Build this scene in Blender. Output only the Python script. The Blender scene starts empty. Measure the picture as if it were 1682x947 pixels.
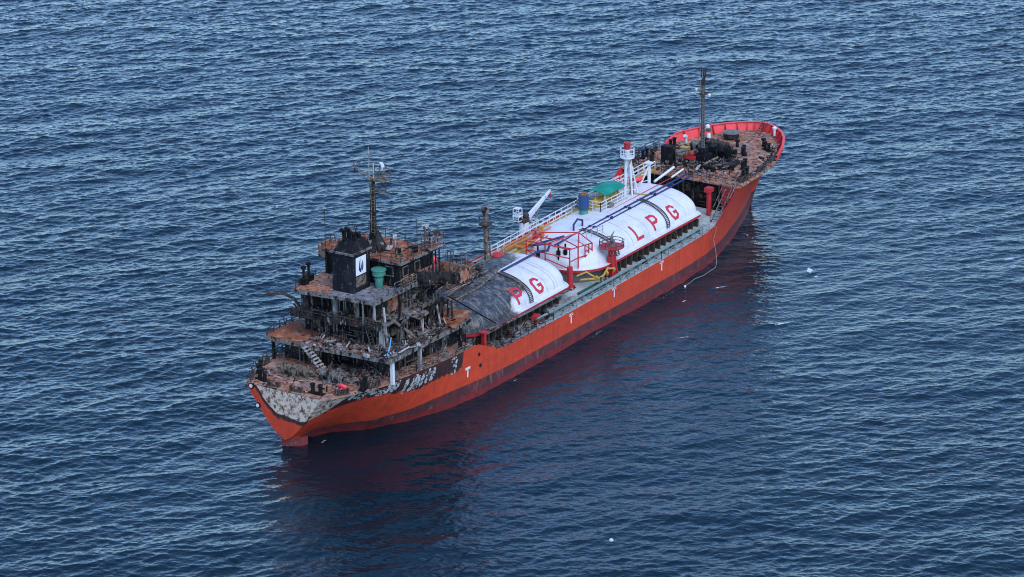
import bpy, bmesh, math, random
import numpy as np
from mathutils import Vector, Matrix
R = math.radians
C = bpy.context.scene.collection
SC = bpy.context.scene

# ------------------------------------------------------------------ camera, world, sun, exposure
def make_camera():
    a, e, r, D, f, tx, ty = 0.58905, 0.33568, -0.01642, 332.11, 4904.6, 2.818, 7.301
    fw = Vector((math.cos(a)*math.cos(e), math.sin(a)*math.cos(e), -math.sin(e)))
    rt = Vector((math.sin(a), -math.cos(a), 0)); up = rt.cross(fw)
    rt2 = rt*math.cos(r)+up*math.sin(r); up2 = -rt*math.sin(r)+up*math.cos(r)
    cam = bpy.data.cameras.new('camera'); o = bpy.data.objects.new('camera', cam); C.objects.link(o)
    M = Matrix.Identity(4)
    for i in range(3):
        M[i][0], M[i][1], M[i][2] = rt2[i], up2[i], -fw[i]
    M.translation = Vector((tx, ty, 0))-fw*D
    o.matrix_world = M
    cam.sensor_width = 36; cam.lens = f*36/1682; cam.clip_start = 1; cam.clip_end = 20000
    SC.camera = o
make_camera()
SUN_EL, SUN_AZ = R(50), R(-118)      # azimuth measured from +X towards +Y, where the sun stands
w = bpy.data.worlds.new('World'); SC.world = w; w.use_nodes = True
nt = w.node_tree; bg = nt.nodes['Background']
sky = nt.nodes.new('ShaderNodeTexSky'); sky.sky_type = 'NISHITA'; sky.sun_disc = False
sky.sun_elevation = SUN_EL; sky.sun_rotation = R(90)-SUN_AZ
sky.air_density = 1.0; sky.dust_density = .5; sky.ozone_density = 1.0
tint = nt.nodes.new('ShaderNodeMix'); tint.data_type = 'RGBA'; tint.blend_type = 'MULTIPLY'; tint.inputs[0].default_value = 1
tint.inputs[7].default_value = (.76, .955, 1.15, 1)      # a thin blue-grey overcast over the clear sky
nt.links.new(sky.outputs[0], tint.inputs[6]); nt.links.new(tint.outputs[2], bg.inputs[0]); bg.inputs[1].default_value = 0.15
sl = bpy.data.lights.new('sun', 'SUN'); so = bpy.data.objects.new('sun', sl); C.objects.link(so)
sl.energy = 1.05; sl.angle = R(48); sl.color = (1, .91, .80)
sd = Vector((math.cos(SUN_AZ)*math.cos(SUN_EL), math.sin(SUN_AZ)*math.cos(SUN_EL), math.sin(SUN_EL)))
so.rotation_euler = sd.to_track_quat('Z', 'Y').to_euler(); so.location = (0, 0, 80)
SC.view_settings.view_transform = 'Standard'; SC.view_settings.look = 'None'
SC.view_settings.exposure = 0.92; SC.view_settings.gamma = 1
SC.view_settings.use_curve_mapping = False
SC.render.engine = 'CYCLES'; SC.cycles.max_bounces = 6; SC.cycles.pixel_filter_type = 'BLACKMAN_HARRIS'; SC.cycles.filter_width = 1.05

# ------------------------------------------------------------------ materials
class NT:
    def __init__(s, name):
        s.m = bpy.data.materials.new(name); s.m.use_nodes = True; s.t = s.m.node_tree
        s.b = s.t.nodes['Principled BSDF']
        tc = s.t.nodes.new('ShaderNodeTexCoord'); s.co = tc.outputs['Object']
    def n(s, ty, **k):
        o = s.t.nodes.new(ty)
        for a, v in k.items(): setattr(o, a, v)
        return o
    def L(s, a, b): s.t.links.new(a, b)
    def setin(s, inp, v):
        if hasattr(v, 'is_linked') or isinstance(v, bpy.types.NodeSocket): s.L(v, inp)
        else: inp.default_value = v
    def noise(s, scale, stretch=(1, 1, 1), detail=5, rough=.6, off=0.0, co=None):
        mp = s.n('ShaderNodeMapping'); mp.inputs['Scale'].default_value = stretch
        mp.inputs['Location'].default_value = (off, off*1.7, off*.6)
        s.L(co or s.co, mp.inputs[0])
        t = s.n('ShaderNodeTexNoise'); t.inputs['Scale'].default_value = scale
        t.inputs['Detail'].default_value = detail; t.inputs['Roughness'].default_value = rough
        s.L(mp.outputs[0], t.inputs['Vector']); return t.outputs[0]
    def math(s, op, a, b=0.0, c=None):
        o = s.n('ShaderNodeMath', operation=op); s.setin(o.inputs[0], a); s.setin(o.inputs[1], b)
        if c is not None: s.setin(o.inputs[2], c)
        return o.outputs[0]
    def ramp(s, v, lo, hi):
        o = s.n('ShaderNodeMapRange'); s.setin(o.inputs[0], v)
        o.inputs[1].default_value = lo; o.inputs[2].default_value = hi; o.clamp = True
        return o.outputs[0]
    def mix(s, f, a, b):
        o = s.n('ShaderNodeMix', data_type='RGBA'); s.setin(o.inputs[0], f)
        for i, v in ((6, a), (7, b)):
            if isinstance(v, tuple): v = (*v[:3], 1)
            s.setin(o.inputs[i], v)
        return o.outputs[2]
    def attr(s, name):
        o = s.n('ShaderNodeAttribute', attribute_name=name); return o.outputs['Fac']
    def sep(s):
        o = s.n('ShaderNodeSeparateXYZ'); s.L(s.co, o.inputs[0]); return o.outputs
    def out(s, col, rough=.6, bump=None, dist=.05, metal=0.0, strength=.6):
        s.setin(s.b.inputs['Base Color'], (*col, 1) if isinstance(col, tuple) else col)
        s.setin(s.b.inputs['Roughness'], rough); s.b.inputs['Metallic'].default_value = metal
        if bump is not None:
            bn = s.n('ShaderNodeBump'); bn.inputs['Distance'].default_value = dist; bn.inputs['Strength'].default_value = strength
            s.L(bump, bn.inputs['Height']); s.L(bn.outputs[0], s.b.inputs['Normal'])
        return s.m

def weathered(name, base, layers, rough=.6, bump=.03):
    """base colour and a list of (colour, noise scale, low, high, stretch)"""
    k = NT(name); col = base; last = None
    for i, (c, sc, lo, hi, st) in enumerate(layers):
        f = k.ramp(k.noise(sc, st, off=3.1*i+1.3), lo, hi); col = k.mix(f, col, c)
    last = k.noise(3.0, (1, 1, 1), detail=6, rough=.7)
    if rough >= .64: k.b.inputs['Specular IOR Level'].default_value = .12
    return k.out(col, rough, last if bump else None, bump or .01)

RUST = (.21, .062, .024); SOOT = (.007, .007, .008); ASH = (.26, .25, .25); CHAR = (.018, .016, .017)
M = {}
M['burnt'] = weathered('burnt_steel', (.035, .030, .029), [(SOOT, .7, .50, .60, (1, 1, .6)), ((.12, .05, .03), 1.3, .59, .66, (1, 1, .4)), ((.21, .195, .19), 2.4, .60, .66, (1, 1, .25)), (SOOT, 3.4, .54, .62, (1, 1, .6)), ((.30, .285, .28), 4.2, .64, .69, (1, 1, .3))], .8)
M['soot'] = weathered('soot_black', (.008, .008, .010), [((.035, .03, .03), 1.9, .55, .66, (1, 1, .4)), ((.10, .05, .03), 1.6, .66, .72, (1, 1, 1)), ((.14, .13, .13), 3.3, .64, .70, (1, 1, .3))], .65)
M['ashsteel'] = weathered('ash_grey_steel', (.17, .16, .15), [(CHAR, 1.7, .50, .58, (1, 1, .6)), ((.17, .07, .04), 1.6, .58, .66, (1, 1, 1)), ((.36, .34, .33), 3.0, .60, .67, (1, 1, .5)), (SOOT, 4.5, .57, .64, (1, 1, 1))], .8)
M['rustdeck'] = weathered('rusted_deck', (.34, .145, .085), [((.42, .26, .20), 1.1, .48, .60, (1, 1, 1)), ((.11, .045, .03), 2.0, .52, .60, (1, 1, 1)), ((.20, .17, .165), .6, .54, .62, (1, 1, 1)), ((.27, .24, .23), 3.2, .60, .68, (1, 1, 1)), (CHAR, 1.1, .59, .66, (1, 1, 1)), (SOOT, 3.6, .64, .69, (1, 1, 1))], .9)
M['rustroof'] = weathered('orange_rust_roof', (.27, .088, .042), [((.35, .20, .145), .9, .5, .62, (1, 1, 1)), ((.16, .05, .028), 1.8, .54, .63, (1, 1, 1)), ((.24, .19, .17), 2.6, .62, .70, (1, 1, 1)), (CHAR, 1.4, .60, .68, (1, 1, 1))], .9)
M['greydeck'] = weathered('grey_ash_deck', (.14, .15, .18), [((.26, .265, .28), 1.8, .5, .60, (1, 1, 1)), ((.05, .05, .055), 2.2, .54, .62, (1, 1, 1)), ((.26, .10, .06), .7, .57, .64, (1, 1, 1)), ((.30, .28, .26), 3.5, .60, .68, (1, 1, 1))], .9)
M['maindeck'] = None
M['red'] = weathered('red_paint', (.46, .022, .026), [((.30, .018, .02), 1.1, .5, .7, (1, 1, .4)), ((.5, .10, .09), 2.1, .6, .72, (1, 1, 1))], .5)
M['redbright'] = weathered('bright_red_bulwark', (.82, .06, .065), [((.62, .035, .04), .8, .5, .7, (1, 1, 1)), ((.66, .16, .14), 1.4, .58, .7, (1, 1, .3)), ((.25, .05, .03), 2.0, .66, .74, (1, 1, 1))], .5)
M['white'] = weathered('white_paint', (.66, .66, .68), [((.60, .60, .62), .7, .55, .75, (1, 1, .3)), ((.30, .27, .25), 2.1, .60, .70, (1, 1, .3)), ((.42, .30, .22), 2.4, .68, .8, (1, 1, .3))], .45)
M['greywhite'] = weathered('sooty_white_paint', (.40, .39, .40), [((.18, .17, .165), 1.8, .48, .6, (1, 1, .3)), ((.17, .08, .05), 2.4, .60, .68, (1, 1, .3))], .65)
M['teal'] = weathered('teal_green_paint', (.05, .22, .17), [((.10, .27, .22), 1.1, .5, .65, (1, 1, 1)), ((.16, .15, .12), 2.2, .62, .72, (1, 1, 1))], .5)
M['paleteal'] = weathered('pale_green_grey_paint', (.15, .22, .21), [((.24, .28, .27), 1.1, .5, .65, (1, 1, 1)), ((.09, .10, .10), 2.2, .58, .68, (1, 1, 1))], .6)
M['canopy'] = weathered('green_canopy_cloth', (.012, .20, .155), [((.02, .27, .21), .8, .45, .7, (1, 1, 1))], .7)
M['green'] = weathered('dark_green_paint', (.012, .09, .055), [((.03, .13, .09), 1.2, .5, .7, (1, 1, 1))], .6)
M['yellow'] = weathered('yellow_paint', (.46, .30, .055), [((.30, .20, .06), 1.3, .5, .66, (1, 1, 1)), ((.5, .42, .2), 2.1, .6, .7, (1, 1, 1)), ((.16, .09, .04), 1.9, .64, .72, (1, 1, 1))], .55)
M['orangepipe'] = weathered('orange_paint', (.60, .17, .03), [((.40, .13, .04), 1.6, .5, .66, (1, 1, 1))], .5)
M['navy'] = weathered('navy_blue_paint', (.014, .02, .10), [((.03, .04, .13), 1.1, .5, .66, (1, 1, 1)), ((.03, .03, .04), 2.1, .6, .7, (1, 1, 1))], .45)
M['bluepaint'] = weathered('blue_paint', (.015, .05, .22), [((.015, .07, .10), 1.5, .46, .6, (1, 1, 1)), ((.03, .03, .04), 2.0, .6, .68, (1, 1, 1))], .5)
M['skyblue'] = weathered('sky_blue_hose', (.10, .35, .62), [], .5, 0)
M['steel'] = weathered('grey_steel', (.13, .125, .12), [((.09, .085, .08), 1.6, .5, .64, (1, 1, 1)), (RUST, 1.4, .60, .68, (1, 1, .5)), ((.27, .26, .25), 2.6, .6, .7, (1, 1, .4))], .6)
M['charpipe'] = weathered('charred_pipe', (.05, .043, .04), [((.16, .12, .10), 2.2, .55, .65, (1, 1, 1)), ((.17, .07, .035), 1.2, .58, .66, (1, 1, 1))], .75)
M['tanpipe'] = weathered('scorched_beige_steel', (.19, .15, .12), [((.07, .05, .04), 2.4, .48, .58, (1, 1, 1)), ((.30, .26, .22), 3.1, .6, .68, (1, 1, 1)), (CHAR, 1.6, .55, .64, (1, 1, 1))], .8)
M['pinkash'] = weathered('pinkish_burnt_rust', (.22, .12, .10), [((.36, .29, .27), 2.6, .50, .60, (1, 1, 1)), ((.08, .04, .03), 2.2, .52, .60, (1, 1, 1)), (CHAR, 3.4, .56, .63, (1, 1, 1))], .85)
M['peeled'] = weathered('peeled_name_paint', (.40, .39, .40), [((.05, .045, .045), 2.6, .50, .55, (1, 1, 1)), ((.55, .54, .55), 1.9, .58, .66, (1, 1, 1)), ((.03, .025, .025), 3.4, .58, .63, (1, 1, 1))], .8)
M['black'] = weathered('black_rubber', (.012, .012, .013), [], .6, 0)
M['rope'] = weathered('pale_rope', (.28, .26, .22), [], .9, 0)
M['glassdark'] = weathered('dark_opening', (.008, .009, .011), [], .3, 0)
M['redletter'] = weathered('red_lettering', (.50, .02, .045), [((.40, .02, .03), 2, .5, .7, (1, 1, 1)), ((.62, .35, .35), 3.0, .68, .76, (1, 1, .5))], .5, 0)
M['whiteletter'] = weathered('white_lettering', (.72, .70, .68), [((.5, .3, .25), 3, .62, .72, (1, 1, 1))], .6, 0)
M['blueletter'] = weathered('dark_blue_emblem', (.01, .018, .075), [], .5, 0)
M['emblem'] = weathered('white_emblem_board', (.72, .73, .78), [((.55, .56, .6), 1.5, .6, .8, (1, 1, 1))], .5, 0)

def deck_material():
    k = NT('main_deck_paint'); x, y, z = k.sep()
    n1 = k.noise(.9); n2 = k.noise(2.3, off=4)
    col = k.mix(k.ramp(n1, .42, .62), (.44, .48, .475), (.31, .34, .34))
    col = k.mix(k.ramp(n2, .58, .7), col, (.50, .53, .54))
    col = k.mix(k.ramp(k.noise(1.4, off=9), .6, .7), col, (.15, .085, .06))
    burn = k.ramp(k.math('ADD', x, k.math('MULTIPLY', n1, 12)), -4, -14)
    b = k.mix(k.ramp(n2, .45, .6), (.05, .047, .045), (.20, .19, .19))
    col = k.mix(burn, col, b)
    return k.out(col, .8, n2, .03)
M['maindeck'] = deck_material()

def hull_material():
    k = NT('hull_paint'); x, y, z = k.sep()
    st = k.noise(1.0, (.9, .9, .10), off=2); n = k.noise(1.1, off=5); f = k.noise(3.2, off=7, rough=.7)
    orange = k.mix(k.ramp(n, .4, .68), (.60, .058, .022), (.50, .046, .019))
    orange = k.mix(k.math('MULTIPLY', k.ramp(st, .56, .72), .45), orange, (.30, .040, .022))
    orange = k.mix(k.math('MULTIPLY', k.ramp(f, .64, .74), .5), orange, (.62, .20, .12))
    def seam(v, period, wd): return k.ramp(k.math('ABSOLUTE', k.math('SUBTRACT', k.math('FRACT', k.math('MULTIPLY', v, 1/period)), .5)), .5-wd/period, .5-wd/period*.4)
    sm = k.math('MAXIMUM', seam(x, 5.8, .05), seam(k.math('ADD', z, .35), 1.9, .03))
    orange = k.mix(k.math('MULTIPLY', sm, .5), orange, (.25, .035, .018))
    orange = k.mix(k.math('MULTIPLY', k.ramp(k.noise(1.7, (1, 1, .07), off=61, detail=6, rough=.7), .56, .68), .6), orange, (.20, .050, .030))
    orange = k.mix(k.math('MULTIPLY', k.ramp(k.noise(2.6, (.35, 1, 1), off=67, detail=7, rough=.75), .62, .70), .55), orange, (.55, .18, .12))
    dark = k.mix(k.ramp(st, .40, .60), (.13, .026, .028), (.075, .026, .029))
    dark = k.mix(k.ramp(k.noise(1.5, (1, 1, .25), off=11), .56, .68), dark, (.17, .085, .08))
    dark = k.mix(k.ramp(k.noise(.8, (1, 1, .06), off=17), .60, .68), dark, (.045, .028, .028))
    low = k.mix(k.ramp(n, .45, .62), (.21, .020, .022), (.13, .018, .020))
    zz = k.math('ADD', z, k.math('MULTIPLY', k.math('SUBTRACT', n, .5), .22))
    lowtop = k.math('MULTIPLY_ADD', x, -.0, .62)
    painttop = k.attr('paintline')
    col = k.mix(k.ramp(k.math('SUBTRACT', zz, lowtop), -.06, .06), low, dark)
    col = k.mix(k.ramp(k.math('SUBTRACT', z, painttop), -.03, .05), col, orange)
    sc = k.math('ADD', k.attr('scorch'), k.math('MULTIPLY', k.math('SUBTRACT', k.noise(1.3, (1, 1, 1), detail=8, rough=.7, off=21), .5), 1.6))
    black = k.mix(k.ramp(f, .55, .7), (.018, .015, .016), (.10, .035, .025))
    col = k.mix(k.math('MULTIPLY', k.ramp(sc, .40, .56), .96), col, black)
    wm = k.math('ADD', k.attr('peel'), k.math('MULTIPLY', k.math('SUBTRACT', k.noise(1.6, detail=8, rough=.72, off=31), .5), .5))
    pale = k.mix(k.ramp(k.noise(2.3, detail=8, rough=.7, off=37), .50, .56), (.62, .50, .40), (.26, .19, .15))
    pale = k.mix(k.ramp(k.noise(1.7, detail=8, rough=.75, off=41), .535, .575), pale, (.14, .05, .035))
    pale = k.mix(k.ramp(k.noise(4.5, detail=6, rough=.7, off=47), .58, .65), pale, (.70, .60, .50))
    col = k.mix(k.ramp(wm, .49, .55), col, pale)
    dent = k.noise(.35, (1, 1, .8), detail=2, off=3)
    hgt = k.math('ADD', k.math('MULTIPLY', dent, 2.0), k.math('MULTIPLY', f, .12))
    return k.out(col, .48, hgt, .12, strength=.5)
M['hull'] = hull_material()

def tank_material():
    k = NT('tank_paint'); n = k.noise(.8, (1, 1, .3)); f = k.noise(1.7, detail=8, rough=.72, off=3)
    w_ = k.mix(k.ramp(n, .5, .7), (.64, .64, .68), (.54, .54, .58))
    w_ = k.mix(k.math('MULTIPLY', k.ramp(k.noise(1.2, (1, 1, .12), off=13), .60, .72), .5), w_, (.46, .36, .30))
    w_ = k.mix(k.math('MULTIPLY', k.ramp(k.noise(5, off=19), .66, .72), .5), w_, (.42, .22, .14))
    w_ = k.mix(k.math('MULTIPLY', k.ramp(k.noise(.45, (1, 1, .5), detail=7, rough=.68, off=71), .50, .72), .35), w_, (.40, .38, .38))
    w_ = k.mix(k.math('MULTIPLY', k.ramp(k.noise(2.2, (1.6, 1, .10), detail=5, rough=.6, off=73), .58, .70), .35), w_, (.36, .33, .32))
    b = k.mix(k.ramp(f, .40, .56), (.014, .014, .017), (.055, .055, .062))
    b = k.mix(k.ramp(k.noise(1.1, (2.2, .7, .7), detail=8, rough=.72, off=23), .52, .60), b, (.15, .155, .175))
    b = k.mix(k.ramp(k.noise(2.6, (1, 1, .6), detail=7, rough=.7, off=83), .56, .62), b, (.012, .011, .012))
    b = k.mix(k.ramp(k.noise(.7, detail=8, rough=.75, off=29), .55, .61), b, (.21, .15, .095))
    b = k.mix(k.ramp(k.noise(4.0, (1, 1, .6), detail=6, rough=.7, off=43), .60, .66), b, (.26, .25, .24))
    m = k.math('ADD', k.attr('burn'), k.math('MULTIPLY', k.math('SUBTRACT', k.noise(1.5, (1, 1, .35), detail=8, rough=.72, off=53), .5), 1.1))
    edge = k.math('SUBTRACT', k.ramp(m, .40, .47), k.ramp(m, .50, .58))
    w_ = k.mix(k.math('MULTIPLY', k.ramp(m, .12, .46), .65), w_, (.26, .23, .21))
    b = k.mix(k.math('MULTIPLY', k.math('SUBTRACT', 1.0, k.ramp(m, .46, .62)), .6), b, (.20, .13, .08))
    col = k.mix(k.ramp(m, .43, .55), w_, b)
    return k.out(col, .5, f, .03)
M['tank'] = tank_material()

def water_material():
    k = NT('sea_water')
    rot = k.n('ShaderNodeMapping'); rot.inputs['Rotation'].default_value = (0, 0, -.58905+R(14)); k.L(k.co, rot.inputs[0])
    def ridged(sc, off, det):
        t = k.noise(sc, (1, .5, 1), detail=det, rough=.5, off=off, co=rot.outputs[0])
        return k.math('SUBTRACT', 1.0, k.math('MULTIPLY', k.math('ABSOLUTE', k.math('SUBTRACT', t, .5)), 2.4))
    h = k.math('ADD', k.math('MULTIPLY', ridged(1.6, 1, 2), 1.0), k.math('MULTIPLY', ridged(3.6, 7, 2), .4))
    big = k.noise(.02, detail=3, off=2)
    col = k.mix(k.ramp(big, .4, .62), (.0010, .0102, .0185), (.0015, .0130, .0225))
    foam = k.ramp(k.math('MULTIPLY_ADD', k.ramp(k.attr('foam'), .12, .2), 0.0, k.math('ADD', k.attr('foam'), k.math('MULTIPLY', k.math('SUBTRACT', k.noise(2.6, detail=6, rough=.7, off=9), .5), 1.3))), .50, .72); foam = k.math('MULTIPLY', foam, k.ramp(k.attr('foam'), .12, .25))
    col = k.mix(foam, col, (.62, .68, .73))
    k.out(col, k.math('MULTIPLY_ADD', foam, .5, .04), h, .04, strength=1.0)
    k.b.inputs['IOR'].default_value = 1.37
    return k.m
M['water'] = water_material()

# ------------------------------------------------------------------ mesh helpers
def V(*a): return Vector(a)
class MB:
    def __init__(s): s.v = []; s.f = []
    def add(s, vs, fs):
        n = len(s.v); s.v += [tuple(x) for x in vs]; s.f += [tuple(i+n for i in q) for q in fs]; return s
    def box(s, x0, x1, y0, y1, z0, z1, rz=0, tilt=0, tdir=0):
        c = V((x0+x1)/2, (y0+y1)/2, (z0+z1)/2)
        m = Matrix.Rotation(rz, 3, 'Z') @ Matrix.Rotation(tilt, 3, Vector((math.cos(tdir), math.sin(tdir), 0)))
        vs = [m @ (V(x, y, z)-c)+c for z in (z0, z1) for x, y in ((x0, y0), (x1, y0), (x1, y1), (x0, y1))]
        return s.add(vs, [(3, 2, 1, 0), (4, 5, 6, 7), (0, 1, 5, 4), (1, 2, 6, 5), (2, 3, 7, 6), (3, 0, 4, 7)])
    def tube(s, p, q, r, n=6, r2=None, cap=True):
        p, q = Vector(p), Vector(q); d = q-p
        if d.length < 1e-6: return s
        d.normalize(); u = d.orthogonal().normalized(); w_ = d.cross(u); r2 = r if r2 is None else r2
        vs = [p+(u*math.cos(t)+w_*math.sin(t))*r for t in [2*math.pi*i/n for i in range(n)]]
        vs += [q+(u*math.cos(t)+w_*math.sin(t))*r2 for t in [2*math.pi*i/n for i in range(n)]]
        fs = [(i, (i+1) % n, n+(i+1) % n, n+i) for i in range(n)]
        if cap: fs += [tuple(range(n-1, -1, -1)), tuple(range(n, 2*n))]
        return s.add(vs, fs)
    def path(s, pts, r, n=6):
        for a, b in zip(pts[:-1], pts[1:]):
            a_, b_ = Vector(a), Vector(b); e = (b_-a_).normalized()*r*.45 if (b_-a_).length > 0 else V(0, 0, 0)
            s.tube(a_-e, b_+e, r, n)
        return s
    def lathe(s, cx, cy, prof, n=16, axis='z'):
        """prof: list of (radius, height)"""
        vs = []; fs = []
        for r, h in prof:
            for i in range(n):
                t = 2*math.pi*i/n; a, b = r*math.cos(t), r*math.sin(t)
                vs.append((cx+a, cy+b, h) if axis == 'z' else None)
        k = len(prof)
        for j in range(k-1):
            for i in range(n):
                fs.append((j*n+i, j*n+(i+1) % n, (j+1)*n+(i+1) % n, (j+1)*n+i))
        fs.append(tuple(range(n-1, -1, -1))); fs.append(tuple((k-1)*n+i for i in range(n)))
        return s.add(vs, fs)
    def prism(s, poly, z0, z1):
        """poly (x,y) counter-clockwise; z0, z1 numbers or functions of (x,y)"""
        n = len(poly); g = lambda z, p: z(*p) if callable(z) else z
        vs = [(*p, g(z0, p)) for p in poly]+[(*p, g(z1, p)) for p in poly]
        return s.add(vs, [tuple(range(n-1, -1, -1)), tuple(range(n, 2*n))]+[(i, (i+1) % n, n+(i+1) % n, n+i) for i in range(n)])
    def wall(s, pts, t, h0, h1):
        """upright plate following pts (x,y,z) from z+h0 to z+h1, thickness t inward on the left side"""
        n = len(pts); vs = []
        for i, p in enumerate(pts):
            a = Vector(pts[max(0, i-1)]); b = Vector(pts[min(n-1, i+1)]); d = (b-a); d.z = 0; d.normalize()
            nn = V(-d.y, d.x, 0)*t; p = Vector(p)
            vs += [p+V(0, 0, h0), p+V(0, 0, h1), p+nn+V(0, 0, h1), p+nn+V(0, 0, h0)]
        fs = []
        for i in range(n-1):
            for k in range(4):
                a, b = i*4+k, i*4+(k+1) % 4; fs.append((a, b, b+4, a+4))
        fs += [(0, 3, 2, 1), (4*n-4, 4*n-3, 4*n-2, 4*n-1)]
        return s.add(vs, fs)
    def build(s, name, m, parent=None, smooth=False, loc=None):
        me = bpy.data.meshes.new(name)
        vs = s.v
        if loc is not None: vs = [(a-loc[0], b-loc[1], c-loc[2]) for a, b, c in vs]
        me.from_pydata(vs, [], s.f)
        for q in (m if isinstance(m, (list, tuple)) else [m]): me.materials.append(M[q])
        bm = bmesh.new(); bm.from_mesh(me); bmesh.ops.recalc_face_normals(bm, faces=bm.faces); bm.to_mesh(me); bm.free()
        if smooth:
            for p in me.polygons: p.use_smooth = True
            me.set_sharp_from_angle(angle=R(35))
        o = bpy.data.objects.new(name, me); C.objects.link(o)
        if loc is not None: o.location = loc
        if parent: o.parent = parent
        return o
def tag(o, label=None, cat=None, group=None, kind=None):
    for k_, v_ in (('label', label), ('category', cat), ('group', group), ('kind', kind)):
        if v_: o[k_] = v_
    return o
def copy_tree(o, parent=None, loc=None, rz=None):
    c = o.copy(); C.objects.link(c); c.parent = parent if parent else o.parent
    if loc is not None: c.location = loc
    if rz is not None: c.rotation_euler[2] = rz
    for ch in list(o.children):
        copy_tree(ch, c)
    return c
def rail(name, pts, m, parent, h=1.0, step=1.5, r=.03, lines=3, jitter=0.0, rng=random.Random(1)):
    b = MB(); pts = [Vector(p) for p in pts]
    for a, c in zip(pts[:-1], pts[1:]):
        n = max(1, round((c-a).length/step)); prev = None
        for i in range(n+1):
            p = a.lerp(c, i/n); t = p+V(rng.uniform(-1, 1)*jitter, rng.uniform(-1, 1)*jitter, h*(1-rng.random()*jitter))
            b.tube(p, t, r*1.15, 4)
            if prev is not None:
                for k in range(lines):
                    f = (k+1)/lines
                    if jitter and k and rng.random() < jitter*.9: continue
                    b.tube(prev[0].lerp(prev[1], f), p.lerp(t, f), r if k < lines-1 else r*1.2, 4)
            prev = (p, t)
    return b.build(name, m, parent)
def ladder_mesh(b, p, q, wdir, wid=.5, rung=.3, r=.035):
    p, q, wdir = Vector(p), Vector(q), Vector(wdir).normalized()*wid/2
    b.tube(p-wdir, q-wdir, r, 4); b.tube(p+wdir, q+wdir, r, 4)
    n = max(2, int((q-p).length/rung))
    for i in range(1, n):
        c = p.lerp(q, i/n); b.tube(c-wdir, c+wdir, r*.8, 4)

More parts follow.
